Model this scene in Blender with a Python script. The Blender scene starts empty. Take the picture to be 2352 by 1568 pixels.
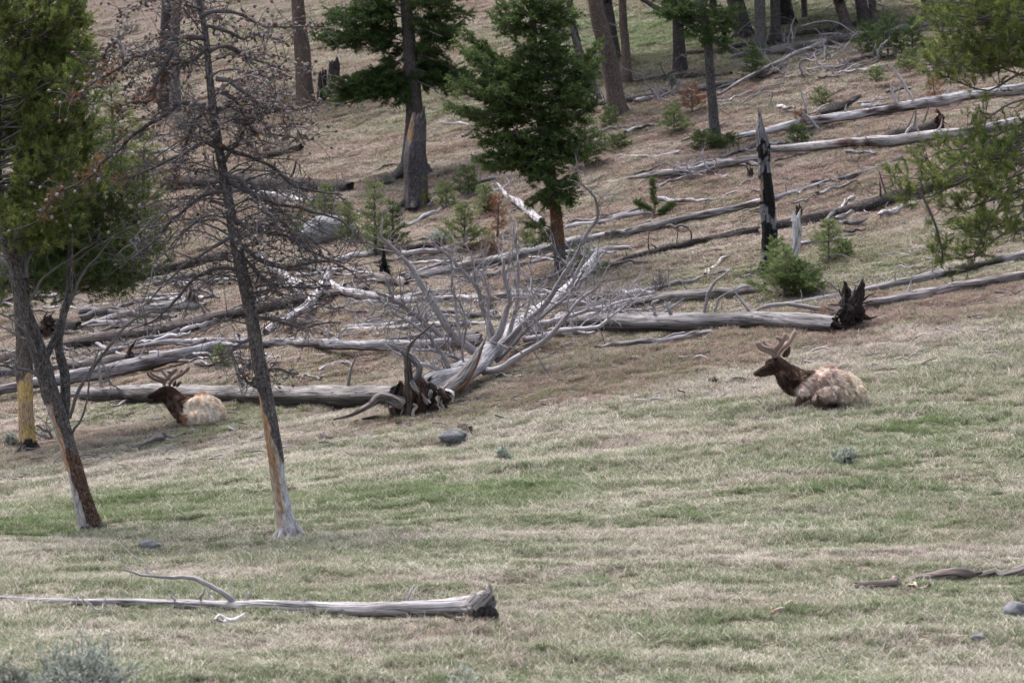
import bpy, math, random
import numpy as np
from mathutils import Vector
SC = bpy.context.scene
# ------------------------------------------------------------------ camera, sky, sun, exposure
CX, CY, F = 1176.0, 784.0, 5880.0            # picture measures (2352 x 1568 frame), focal length in the same unit
cam_d = bpy.data.cameras.new('camera'); cam = bpy.data.objects.new('camera', cam_d)
SC.collection.objects.link(cam); SC.camera = cam
cam.location = (0, 0, 0); cam.rotation_euler = (math.radians(90), 0, 0)
cam_d.sensor_width = 36; cam_d.lens = 36 * F / 2352; cam_d.clip_start = .5; cam_d.clip_end = 2000
cam_d.dof.use_dof = True; cam_d.dof.focus_distance = 52; cam_d.dof.aperture_fstop = 3.2
W = bpy.data.worlds.new('World'); SC.world = W; W.use_nodes = True
nt = W.node_tree; nt.nodes.clear()
SUN_EL, SUN_AZ = math.radians(68), math.radians(318)
sky = nt.nodes.new('ShaderNodeTexSky'); sky.sky_type = 'NISHITA'; sky.sun_disc = False
sky.sun_elevation = SUN_EL; sky.sun_rotation = SUN_AZ; sky.dust_density = 6; sky.air_density = 1.0; sky.ozone_density = 1
hs = nt.nodes.new('ShaderNodeHueSaturation'); hs.inputs['Saturation'].default_value = .62
bg = nt.nodes.new('ShaderNodeBackground'); bg.inputs['Strength'].default_value = .12
wo = nt.nodes.new('ShaderNodeOutputWorld')
nt.links.new(sky.outputs[0], hs.inputs['Color']); nt.links.new(hs.outputs[0], bg.inputs[0]); nt.links.new(bg.outputs[0], wo.inputs[0])
sd = bpy.data.lights.new('sun', 'SUN'); so = bpy.data.objects.new('sun', sd); SC.collection.objects.link(so)
sd.energy = 1.2; sd.angle = math.radians(14); sd.color = (1, .965, .985)
sv = Vector((math.sin(SUN_AZ) * math.cos(SUN_EL), math.cos(SUN_AZ) * math.cos(SUN_EL), math.sin(SUN_EL)))
so.rotation_euler = sv.to_track_quat('Z', 'Y').to_euler(); so.location = (0, -10, 40)
SC.view_settings.view_transform = 'Standard'; SC.view_settings.look = 'None'
SC.view_settings.exposure = 1.48; SC.view_settings.gamma = 1
SC.render.engine = 'CYCLES'
# ------------------------------------------------------------------ noise and terrain
rng = np.random.RandomState(7)
_H = np.random.RandomState(3).rand(256, 256)
def vnoise(x, y, k=0):
    x = np.asarray(x, float) + 37.3 * k; y = np.asarray(y, float) + 11.7 * k
    i = np.floor(x).astype(int); j = np.floor(y).astype(int); fx = x - i; fy = y - j
    fx = fx * fx * (3 - 2 * fx); fy = fy * fy * (3 - 2 * fy)
    a = _H[i % 256, j % 256]; b = _H[(i + 1) % 256, j % 256]; c = _H[i % 256, (j + 1) % 256]; d = _H[(i + 1) % 256, (j + 1) % 256]
    return (a * (1 - fx) + b * fx) * (1 - fy) + (c * (1 - fx) + d * fx) * fy
def fbm(x, y, o=4, k=0):
    s = 0; a = .5; t = 0
    for n in range(o):
        s = s + a * vnoise(np.asarray(x) * 2 ** n, np.asarray(y) * 2 ** n, k + n); t += a; a *= .5
    return s / t
PY = np.array([-400, -60, 0, 12, 20, 24, 30, 38, 50, 56, 62, 70, 85, 100, 130, 170, 230, 330, 600.])
PZ = np.array([-8, -3, -1.7, -2.9, -3.5, -3.55, -3.14, -2.8, -2.03, -1.25, -.3, 1.2, 4.9, 8.9, 17.5, 30, 48, 70, 100.])
SY = np.array([-400, 20, 34, 45, 52, 60, 80, 130, 600.]); SS = np.array([0, 0, .02, .075, .135, .165, .2, .2, .1])
_yy = np.linspace(-400, 600, 20001)
def _smooth(v, n):
    k = np.hanning(n); k /= k.sum(); return np.convolve(np.pad(v, n // 2, mode='edge'), k, 'valid')[:len(v)]
_pz = _smooth(np.interp(_yy, PY, PZ), 161); _ss = _smooth(np.interp(_yy, SY, SS), 201)
def hgt(x, y):
    x = np.asarray(x, float); y = np.asarray(y, float)
    xs = 60 * np.tanh(x / 60)
    z = np.interp(y, _yy, _pz) + np.interp(y, _yy, _ss) * xs
    z = z + (fbm(x * .12, y * .14, 3, 1) - .5) * .5 * np.clip((y - 25) / 60, .25, 1.6)
    z = z + (fbm(x * .35, y * 1.1, 3, 5) - .5) * .22
    z = z + (fbm(x * .9, y * 1.5, 3, 15) - .5) * .16 * np.clip((y - 48) / 20, .25, 1)
    return z + (fbm(x * 1.6, y * 2.2, 2, 9) - .5) * .09
_ys = np.concatenate([np.arange(17, 60, .1), np.arange(60, 320, .25)])
def G(u, v):
    """point where the sight line of a picture position meets the ground"""
    dx, dz = (u - CX) / F, (CY - v) / F
    g = hgt(dx * _ys, _ys) - dz * _ys
    k = int(np.argmax(g > 0)); k = max(k, 1)
    a, b = _ys[k - 1], _ys[k]; ga, gb = g[k - 1], g[k]
    t = 0 if gb == ga else min(1, max(0, -ga / (gb - ga))); y = a + (b - a) * t
    return np.array([dx * y, y, float(hgt(dx * y, y))])
def P(u, v, D): return np.array([(u - CX) / F * D, D, (CY - v) / F * D])
# ------------------------------------------------------------------ mesh building
def nrm(a): return a / (np.linalg.norm(a, axis=-1, keepdims=True) + 1e-9)
class MB:
    def __init__(s): s.v = []; s.f = []; s.c = []; s.tc = []; s.n = 0
    def add(s, v, f, col=(.5, .5, .5), tc=None, mat=0):
        v = np.asarray(v, float); f = np.asarray(f, int)
        if len(v) == 0: return
        c = np.asarray(col, float)
        if c.ndim == 1: c = np.tile(c, (len(v), 1))
        s.v.append(v); s.f.append((f + s.n, mat)); s.c.append(c); s.tc.append(v if tc is None else tc); s.n += len(v)
    def build(s, name, mats, parent=None, origin=None, smooth=True):
        me = bpy.data.meshes.new(name); v = np.concatenate(s.v); c = np.concatenate(s.c); tc = np.concatenate(s.tc)
        if origin is None: origin = np.zeros(3)
        v = v - np.asarray(origin)
        me.vertices.add(len(v)); me.vertices.foreach_set('co', v.astype(np.float32).ravel())
        sizes = np.concatenate([np.full(len(f), f.shape[1]) for f, m in s.f]); loops = np.concatenate([f.ravel() for f, m in s.f])
        mi = np.concatenate([np.full(len(f), m) for f, m in s.f])
        me.loops.add(len(loops)); me.loops.foreach_set('vertex_index', loops.astype(np.int32))
        st = np.concatenate([[0], np.cumsum(sizes)[:-1]])
        me.polygons.add(len(sizes)); me.polygons.foreach_set('loop_start', st.astype(np.int32))
        me.polygons.foreach_set('material_index', mi.astype(np.int32))
        me.polygons.foreach_set('use_smooth', np.full(len(sizes), smooth))
        a = me.attributes.new('col', 'FLOAT_VECTOR', 'POINT'); a.data.foreach_set('vector', c.astype(np.float32).ravel())
        a = me.attributes.new('tc', 'FLOAT_VECTOR', 'POINT'); a.data.foreach_set('vector', np.asarray(tc).astype(np.float32).ravel())
        me.update(calc_edges=True); me.validate()
        if not isinstance(mats, (list, tuple)): mats = [mats]
        for m in mats: me.materials.append(m)
        o = bpy.data.objects.new(name, me); SC.collection.objects.link(o)
        if parent is not None: o.parent = parent
        else: o.location = origin
        return o
LABELS = {}
def tag(o, label=None, cat=None, group=None, kind=None):
    if label: o['label'] = label
    if cat: o['category'] = cat
    if group: o['group'] = group
    if kind: o['kind'] = kind
    return o
def thing(name, label, cat, loc, group=None):
    o = bpy.data.objects.new(name, None); SC.collection.objects.link(o); o.location = loc; o.empty_display_size = .2
    return tag(o, label, cat, group)
def resample(pts, r, n):
    pts = np.asarray(pts, float); r = np.asarray(r, float)
    if len(pts) == 2:
        t = np.linspace(0, 1, n)[:, None]; return pts[0] * (1 - t) + pts[1] * t, r[0] * (1 - t[:, 0]) + r[1] * t[:, 0]
    d = np.concatenate([[0], np.cumsum(np.linalg.norm(np.diff(pts, axis=0), axis=1))]); T = np.linspace(0, d[-1], n)
    e = np.vstack([2 * pts[0] - pts[1], pts, 2 * pts[-1] - pts[-2]]); out = []
    for t in T:
        i = min(max(np.searchsorted(d, t, 'right') - 1, 0), len(pts) - 2); u = (t - d[i]) / (d[i + 1] - d[i] + 1e-9)
        a, b, c, g = e[i], e[i + 1], e[i + 2], e[i + 3]
        out.append(.5 * (2 * b + (c - a) * u + (2 * a - 5 * b + 4 * c - g) * u * u + (3 * b - a - 3 * c + g) * u ** 3))
    return np.array(out), np.interp(T, d, r)
def mean_(c): return float(np.mean(np.asarray(c)))
def tube(mb, pts, r, sides=8, seg=None, col=(.3, .3, .3), rough=.0, jag=(0, 0), mat=0, rs=None, bend=0, colfn=None, flute=0, maxseg=200):
    rs = rs or rng
    pts = np.asarray(pts, float); r = np.asarray(r, float); L = np.linalg.norm(np.diff(pts, axis=0), axis=1).sum()
    if seg is None: seg = int(np.clip(L / max(r.mean() * 1.6, .03), len(pts) * 2, maxseg))
    c, rr = resample(pts, r, seg + 1)
    if bend:
        s = np.linspace(0, 1, seg + 1)[:, None]
        for k in (1.7, 3.9, 8.3):
            c = c + bend / k * np.sin(s * k * 6 + rs.rand(3) * 6) * np.minimum(1, s * 12)
    t = nrm(np.gradient(c, axis=0)); up = np.array([0, 0, 1.]) if abs(t[0, 2]) < .9 else np.array([1., 0, 0])
    n = nrm(np.cross(t[0], up)); N = [n]
    for i in range(1, len(c)):
        n = n - t[i] * np.dot(n, t[i]); n = nrm(n); N.append(n)
    N = np.array(N); B = np.cross(t, N); th = np.arange(sides) / sides * 2 * np.pi
    ph = rs.rand(8) * 6.28; s = np.linspace(0, L, seg + 1)[:, None]; rm = r.mean()
    k = 1 + rough * (.5 * np.sin(2 * th[None] + s / rm * .25 + ph[0]) + .35 * np.sin(3 * th[None] - s / rm * .4 + ph[1]) + .3 * np.sin(s / rm * .9 + ph[2] + th[None]) + .25 * (rs.rand(seg + 1, sides) - .5) * 2)
    if flute: k = k + flute * np.sin(5 * th[None] + ph[3] + s * .3) + flute * .7 * np.sin(9 * th[None] + ph[4])
    R = rr[:, None] * k
    v = c[:, None] + R[..., None] * (np.cos(th)[None, :, None] * N[:, None] + np.sin(th)[None, :, None] * B[:, None])
    if jag[0]: v[0] -= t[0] * (rs.rand(sides, 1) ** 2) * jag[0]
    if jag[1]: v[-1] += t[-1] * (rs.rand(sides, 1) ** 2) * jag[1]
    tc = np.stack([np.cos(th)[None] * rr[:, None], np.sin(th)[None] * rr[:, None], np.broadcast_to(s, (seg + 1, sides))], -1) + rs.rand(3) * 20
    V = v.reshape(-1, 3); i = np.arange(seg)[:, None] * sides; j = np.arange(sides)[None]
    f = np.stack([i + j, i + (j + 1) % sides, i + sides + (j + 1) % sides, i + sides + j], -1).reshape(-1, 4)
    cc = np.tile(np.asarray(col, float), (len(V), 1))
    if colfn is not None: cc = colfn(np.broadcast_to(th[None], (seg + 1, sides)).ravel(), np.broadcast_to(s / L, (seg + 1, sides)).ravel(), V, cc)
    if colfn is not None and mean_(col) < .18:
        cm = np.repeat(c, sides, 0); k = (cc.mean(1) > .2); V[k] -= (V[k] - cm[k]) * .09
    mb.add(V, f, cc, tc.reshape(-1, 3), mat)
    for e, sg in ((0, 1), (seg, -1)):        # end caps, sunk a little so a broken end reads as one
        ring = v[e]; ctr = c[e] + t[e] * sg * rr[e] * (.15 if rr[e] > .02 else 0); b = np.vstack([ring, ctr[None]])
        ff = np.array([[q, (q + 1) % sides, sides] for q in range(sides)])
        if sg == 1: ff = ff[:, ::-1]
        mb.add(b, ff, cc[e * sides:(e + 1) * sides].mean(0) * (.6 if rr[e] > .03 else 1), b * 1.0, mat)
    return c, rr
# ------------------------------------------------------------------ materials
def mat_new(name, rough=.9, spec=.2):
    m = bpy.data.materials.new(name); m.use_nodes = True; t = m.node_tree; b = t.nodes['Principled BSDF']
    b.inputs['Roughness'].default_value = rough; b.inputs['Specular IOR Level'].default_value = spec
    return m, t, b
def nd(t, typ, **kw):
    n = t.nodes.new(typ)
    for k, v in kw.items(): setattr(n, k, v)
    return n
def ramp(t, src, a, b):
    mr = nd(t, 'ShaderNodeMapRange'); mr.inputs['From Min'].default_value = a[0]; mr.inputs['From Max'].default_value = a[1]
    mr.inputs['To Min'].default_value = b[0]; mr.inputs['To Max'].default_value = b[1]; t.links.new(src, mr.inputs['Value']); return mr.outputs[0]
def wood_mat(name, sc, lo, hi, bump, detail=6, crack=None, speck=None, split=None):
    m, t, b = mat_new(name); at = nd(t, 'ShaderNodeAttribute', attribute_name='tc'); ac = nd(t, 'ShaderNodeAttribute', attribute_name='col')
    mp = nd(t, 'ShaderNodeMapping'); mp.inputs['Scale'].default_value = sc; t.links.new(at.outputs['Vector'], mp.inputs[0])
    n = nd(t, 'ShaderNodeTexNoise'); n.inputs['Scale'].default_value = 1; n.inputs['Detail'].default_value = detail; n.inputs['Roughness'].default_value = .65
    t.links.new(mp.outputs[0], n.inputs['Vector'])
    n2 = nd(t, 'ShaderNodeTexNoise'); n2.inputs['Scale'].default_value = .9; n2.inputs['Detail'].default_value = 3
    t.links.new(at.outputs['Vector'], n2.inputs['Vector'])
    f1 = ramp(t, n.outputs[0], (.33, .67), (lo, hi)); f2 = ramp(t, n2.outputs[0], (.3, .7), (.72, 1.25))
    mu = nd(t, 'ShaderNodeMath', operation='MULTIPLY'); t.links.new(f1, mu.inputs[0]); t.links.new(f2, mu.inputs[1]); fac = mu.outputs[0]; hsrc = n.outputs[0]
    if split:
        mp3 = nd(t, 'ShaderNodeMapping'); mp3.inputs['Scale'].default_value = split; t.links.new(at.outputs['Vector'], mp3.inputs[0]); n5 = nd(t, 'ShaderNodeTexNoise'); n5.inputs['Scale'].default_value = 1; n5.inputs['Detail'].default_value = 2; t.links.new(mp3.outputs[0], n5.inputs['Vector'])
        ab = nd(t, 'ShaderNodeMath', operation='SUBTRACT'); t.links.new(n5.outputs[0], ab.inputs[0]); ab.inputs[1].default_value = .5; a2 = nd(t, 'ShaderNodeMath', operation='ABSOLUTE'); t.links.new(ab.outputs[0], a2.inputs[0]); k5 = ramp(t, a2.outputs[0], (0, .022), (.32, 1)); m5 = nd(t, 'ShaderNodeMath', operation='MULTIPLY'); t.links.new(fac, m5.inputs[0]); t.links.new(k5, m5.inputs[1]); fac = m5.outputs[0]
        h5 = nd(t, 'ShaderNodeMath', operation='MULTIPLY_ADD'); t.links.new(k5, h5.inputs[0]); h5.inputs[1].default_value = .8; t.links.new(n.outputs[0], h5.inputs[2]); hsrc = h5.outputs[0]
    if crack:
        vo = nd(t, 'ShaderNodeTexVoronoi', feature='DISTANCE_TO_EDGE'); vo.inputs['Scale'].default_value = 1
        mp2 = nd(t, 'ShaderNodeMapping'); mp2.inputs['Scale'].default_value = crack; t.links.new(at.outputs['Vector'], mp2.inputs[0]); t.links.new(mp2.outputs[0], vo.inputs['Vector'])
        c2 = ramp(t, vo.outputs['Distance'], (0, .16), (.42, 1.0))
        dt = nd(t, 'ShaderNodeVectorMath', operation='DOT_PRODUCT'); t.links.new(ac.outputs['Vector'], dt.inputs[0]); dt.inputs[1].default_value = (.333, .333, .333)
        bare = ramp(t, dt.outputs['Value'], (.17, .23), (0, 1)); mb_ = nd(t, 'ShaderNodeMix', data_type='FLOAT'); t.links.new(bare, mb_.inputs['Factor']); t.links.new(c2, mb_.inputs['A']); mb_.inputs['B'].default_value = 1; c2 = mb_.outputs['Result']; m3 = nd(t, 'ShaderNodeMath', operation='MULTIPLY')
        t.links.new(fac, m3.inputs[0]); t.links.new(c2, m3.inputs[1]); fac = m3.outputs[0]
        a3 = nd(t, 'ShaderNodeMath', operation='MULTIPLY_ADD'); t.links.new(c2, a3.inputs[0]); a3.inputs[1].default_value = .9; t.links.new(n.outputs[0], a3.inputs[2]); hsrc = a3.outputs[0]
    vm = nd(t, 'ShaderNodeVectorMath', operation='SCALE'); t.links.new(ac.outputs['Vector'], vm.inputs[0]); t.links.new(fac, vm.inputs['Scale'])
    out = vm.outputs[0]
    if speck:
        n4 = nd(t, 'ShaderNodeTexNoise'); n4.inputs['Scale'].default_value = speck[0]; n4.inputs['Detail'].default_value = 3; t.links.new(at.outputs['Vector'], n4.inputs['Vector'])
        s4 = ramp(t, n4.outputs[0], (.58, .66), (0, speck[2])); mx = nd(t, 'ShaderNodeMix', data_type='RGBA'); t.links.new(s4, mx.inputs['Factor'])
        t.links.new(out, mx.inputs['A']); mx.inputs['B'].default_value = (*speck[1], 1); out = mx.outputs['Result']
    t.links.new(out, b.inputs['Base Color'])
    bp = nd(t, 'ShaderNodeBump'); bp.inputs['Strength'].default_value = bump; bp.inputs['Distance'].default_value = .03
    t.links.new(hsrc, bp.inputs['Height']); t.links.new(bp.outputs[0], b.inputs['Normal'])
    return m
M_SILVER = wood_mat('silver_wood', (28, 28, 1.6), .3, 1.5, .9, split=(11, 11, .9))
M_BARK = wood_mat('bark', (26, 26, 9), .45, 1.5, 1.0, crack=(34, 34, 13), speck=(16, (.24, .23, .24), .45))
M_VELVET = wood_mat('velvet', (60, 60, 60), .85, 1.15, .2)
M_LIMB = wood_mat('limb', (40, 40, 6), .6, 1.35, .4)
M_FUR = wood_mat('fur', (14, 30, 14), .7, 1.3, .5)
M_ROCK = wood_mat('rock', (7, 7, 11), .45, 1.4, 1.0, speck=(30, (.3, .31, .29), .5))
def leaf_mat(name, trans=.3, rough=.6, v=(.75, 1.25)):
    m, t, b = mat_new(name, rough, .25); ac = nd(t, 'ShaderNodeAttribute', attribute_name='col'); g = nd(t, 'ShaderNodeNewGeometry')
    n = nd(t, 'ShaderNodeTexNoise'); n.inputs['Scale'].default_value = 1.3; n.inputs['Detail'].default_value = 2; t.links.new(g.outputs['Position'], n.inputs['Vector'])
    f = ramp(t, n.outputs[0], (.3, .7), v); vm = nd(t, 'ShaderNodeVectorMath', operation='SCALE'); t.links.new(ac.outputs['Vector'], vm.inputs[0]); t.links.new(f, vm.inputs['Scale'])
    t.links.new(vm.outputs[0], b.inputs['Base Color'])
    tr = nd(t, 'ShaderNodeBsdfTranslucent'); t.links.new(vm.outputs[0], tr.inputs['Color']); mx = nd(t, 'ShaderNodeMixShader'); mx.inputs[0].default_value = trans
    t.links.new(b.outputs[0], mx.inputs[1]); t.links.new(tr.outputs[0], mx.inputs[2]); t.links.new(mx.outputs[0], t.nodes['Material Output'].inputs['Surface'])
    return m
M_NEEDLE = leaf_mat('needles'); M_SAGE = leaf_mat('sage_leaves', .2); M_HAIR = leaf_mat('hair_strands', .15)
SILV = (.30, .285, .305); PALE = (.43, .41, .43); GREYB = (.185, .17, .175); BROWN = (.125, .105, .10); DARK = (.055, .046, .043); ROT = (.25, .10, .04); BLACK = (.012, .012, .013)
BARKG = (.145, .125, .12); BARKR = (.165, .125, .108)
# ------------------------------------------------------------------ ground
def green_mask(x, y):
    """share of green blades against straw, from noise plus the patches the meadow shows"""
    n = fbm(x * .3, y * .6, 5, 21); g = np.clip((n - .45) * 1.9 + .36, .14, .62)
    g = g + .09 * (y < 36) + .16 * np.exp(-((y - 41) / 4.0) ** 2) - .1 * np.exp(-((y - 34) / 2.5) ** 2)
    g = g * np.interp(y, [0, 50, 58, 70, 100, 150], [.97, .9, .55, .32, .36, .5])
    for (u, v, D, w, a) in GREEN: g = g + a * np.exp(-(((x - (u - CX) / F * D) / w) ** 2 + ((y - D) / (w * 1.3)) ** 2))
    return np.clip(g, 0, 1)
GREEN = []
for (u, v, w, a) in [(1020, 240, 4, .35), (1560, 60, 7, .4), (1400, 120, 5, .3), (1300, 60, 5, .25), (640, 60, 8, .25), (1620, 640, 2.5, .3), (1700, 945, 1.2, .3), (2000, 975, 1.8, .35), (2250, 1000, 2.0, .2), (260, 1160, 2.2, .4), (1050, 1120, 2.2, .35), (300, 930, 1.5, .5), (540, 970, 1.6, .5), (1900, 1180, 2.0, .3), (1950, 600, 2.5, .3), (80, 1180, 2, .3), (1900, 60, 6, .4), (2280, 590, 3, .2)]:
    g = G(u, v); GREEN.append((u, v, g[1], w, a))
BROWNS = []
for (u, v, w) in [(1380, 860, 2.2), (1150, 920, 1.5), (1500, 850, 2.2), (2100, 720, 2.5), (1700, 780, 2), (900, 960, 1.2), (1250, 800, 2), (1300, 900, 2), (800, 840, 2)]:
    g = G(u, v); BROWNS.append((g[0], g[1], w))
def brown_mask(x, y):
    b = 0
    for (a, c, w) in BROWNS: b = b + .75 * np.exp(-((x - a) / w) ** 2 - ((y - c) / w) ** 2)
    return np.clip(b + np.interp(y, [52, 62, 75, 140], [0, .6, .85, .8]) + (fbm(x * .45, y * .6, 4, 40) - .5) * 1.3, 0, 1)
def build_ground():
    y = [-390.]
    while y[-1] < 560:
        a = abs(y[-1] - 5); y.append(y[-1] + (max(.09, a * .0035) if 14 < y[-1] < 140 else max(.5, a * .03)))
    y = np.array(y); t = np.sinh(np.linspace(-3.2, 3.2, 420)) / math.sinh(3.2) * 2.2
    Y, T = np.meshgrid(y, t, indexing='ij'); X = T * np.maximum(np.abs(Y), 45)
    Z = hgt(X, Y); v = np.stack([X, Y, Z], -1).reshape(-1, 3); n, m = X.shape
    i = np.arange(n - 1)[:, None] * m; j = np.arange(m - 1)[None]
    f = np.stack([i + j, i + j + 1, i + m + j + 1, i + m + j], -1).reshape(-1, 4)
    c = np.stack([green_mask(v[:, 0], v[:, 1]), brown_mask(v[:, 0], v[:, 1]), np.zeros(len(v))], -1)
    mb = MB(); mb.add(v, f, c); mt, t, b = mat_new('ground_soil', .95, .1)
    at = nd(t, 'ShaderNodeAttribute', attribute_name='col'); sp = nd(t, 'ShaderNodeSeparateXYZ'); t.links.new(at.outputs['Vector'], sp.inputs[0]); ge = nd(t, 'ShaderNodeNewGeometry')
    def noise(s, d, sc=(1, 1, 1)):
        mp = nd(t, 'ShaderNodeMapping'); mp.inputs['Scale'].default_value = sc; t.links.new(ge.outputs['Position'], mp.inputs[0])
        q = nd(t, 'ShaderNodeTexNoise'); q.inputs['Scale'].default_value = s; q.inputs['Detail'].default_value = d; t.links.new(mp.outputs[0], q.inputs['Vector']); return q.outputs[0]
    def mix(a, bb, f):
        x = nd(t, 'ShaderNodeMix', data_type='RGBA')
        if isinstance(f, float): x.inputs['Factor'].default_value = f
        else: t.links.new(f, x.inputs['Factor'])
        for s, q in (('A', a), ('B', bb)):
            if isinstance(q, tuple): x.inputs[s].default_value = (*q, 1)
            else: t.links.new(q, x.inputs[s])
        return x.outputs['Result']
    straw = mix((.19, .165, .135), (.08, .066, .054), ramp(t, noise(5, 8), (.35, .65), (0, 1)))
    brn = mix((.165, .123, .106), (.055, .04, .035), ramp(t, noise(3, 8, (1, 2, 1)), (.35, .65), (0, 1)))
    base = mix(straw, brn, ramp(t, sp.outputs[1], (.2, .8), (0, 1)))
    gr = mix((.08, .088, .05), (.13, .138, .085), ramp(t, noise(9, 6), (.35, .65), (0, 1)))
    ad = nd(t, 'ShaderNodeMath', operation='ADD'); t.links.new(sp.outputs[0], ad.inputs[0]); t.links.new(ramp(t, noise(2.5, 6), (.3, .7), (-.35, .3)), ad.inputs[1])
    base = mix(base, gr, ramp(t, ad.outputs[0], (.3, .9), (0, .85)))
    st = nd(t, 'ShaderNodeVectorMath', operation='SCALE'); t.links.new(base, st.inputs[0]); t.links.new(ramp(t, noise(26, 5, (1.6, 1, 1)), (.38, .62), (.35, 1.6)), st.inputs['Scale']); base = st.outputs[0]
    t.links.new(base, b.inputs['Base Color']); bp = nd(t, 'ShaderNodeBump'); bp.inputs['Distance'].default_value = .08; bp.inputs['Strength'].default_value = .8
    t.links.new(noise(7, 8), bp.inputs['Height']); t.links.new(bp.outputs[0], b.inputs['Normal'])
    o = mb.build('ground', mt); tag(o, 'grassy meadow rising into a dry tan hillside', kind='structure')
build_ground()
# ------------------------------------------------------------------ grass (uncountable: one object each)
def grass_mat():
    m, t, b = mat_new('grass_blades', .75, .2); ac = nd(t, 'ShaderNodeAttribute', attribute_name='col'); sp = nd(t, 'ShaderNodeSeparateXYZ'); t.links.new(ac.outputs['Vector'], sp.inputs[0])
    ai = nd(t, 'ShaderNodeAttribute', attribute_name='gm', attribute_type='INSTANCER'); bi = nd(t, 'ShaderNodeAttribute', attribute_name='bm', attribute_type='INSTANCER')
    def mix(a, bb, f):
        x = nd(t, 'ShaderNodeMix', data_type='RGBA'); t.links.new(f, x.inputs['Factor'])
        for s, q in (('A', a), ('B', bb)):
            if isinstance(q, tuple): x.inputs[s].default_value = (*q, 1)
            else: t.links.new(q, x.inputs[s])
        return x.outputs['Result']
    straw = mix((.15, .125, .105), (.72, .655, .58), sp.outputs[1]); brn = mix((.085, .056, .047), (.43, .315, .27), sp.outputs[1])
    dry = mix(straw, brn, bi.outputs['Fac']); gr = mix((.07, .105, .044), (.215, .275, .13), sp.outputs[1])
    lt = nd(t, 'ShaderNodeMath', operation='LESS_THAN'); t.links.new(sp.outputs[0], lt.inputs[0]); t.links.new(ai.outputs['Fac'], lt.inputs[1])
    c = mix(dry, gr, lt.outputs[0]); t.links.new(c, b.inputs['Base Color'])
    tr = nd(t, 'ShaderNodeBsdfTranslucent'); t.links.new(c, tr.inputs['Color']); mx = nd(t, 'ShaderNodeMixShader'); mx.inputs[0].default_value = .25
    t.links.new(b.outputs[0], mx.inputs[1]); t.links.new(tr.outputs[0], mx.inputs[2]); t.links.new(mx.outputs[0], t.nodes['Material Output'].inputs['Surface'])
    return m
M_GRASS = grass_mat()
def blades(n, rad, h0, h1, w, lean, seed, up=1.0, wind=(0.2, 0)):
    r = np.random.RandomState(seed); a = r.rand(n) * 6.283; q = np.sqrt(r.rand(n)) * rad
    # blades gather in small bunches
    k = r.randint(0, max(3, n // 14), n); cx = (r.rand(n) - .5) * 2 * rad; cy = (r.rand(n) - .5) * 2 * rad
    p = np.stack([cx[k] + np.cos(a) * q * .38, cy[k] + np.sin(a) * q * .38, np.full(n, -.012)], -1)
    h = h0 + (h1 - h0) * r.rand(n) ** 1.2 * 1.15; la = r.rand(n) * 6.283; d = np.stack([np.cos(la) + wind[0], np.sin(la) + wind[1], np.zeros(n)], -1) * (lean * (.3 + r.rand(n)))[:, None]
    sd = nrm(np.stack([-np.sin(la * 3.1), np.cos(la * 3.1), np.zeros(n)], -1)) * (w * (.6 + .8 * r.rand(n)))[:, None] / 2
    V = []; ts = [0, .4, .75, 1]; ww = [1, .8, .5, .08]
    for t, wk in zip(ts, ww):
        c = p + np.array([0, 0, 1]) * (h * up * (t - .28 * t * t * lean * 1.6))[:, None] + d * (h * t ** 1.8)[:, None]
        V.append(c - sd * wk); V.append(c + sd * wk)
    V = np.stack(V, 1); f = np.array([[0, 1, 3, 2], [2, 3, 5, 4], [4, 5, 7, 6]])[None] + 8 * np.arange(n)[:, None, None]
    c = np.stack([r.rand(n), r.rand(n), r.rand(n)], -1); c = np.repeat(c[:, None], 8, 1); c[:, 4:, 1] = np.minimum(1, c[:, 4:, 1] + .25)
    return V.reshape(-1, 3), f.reshape(-1, 4), c.reshape(-1, 3)
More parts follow.
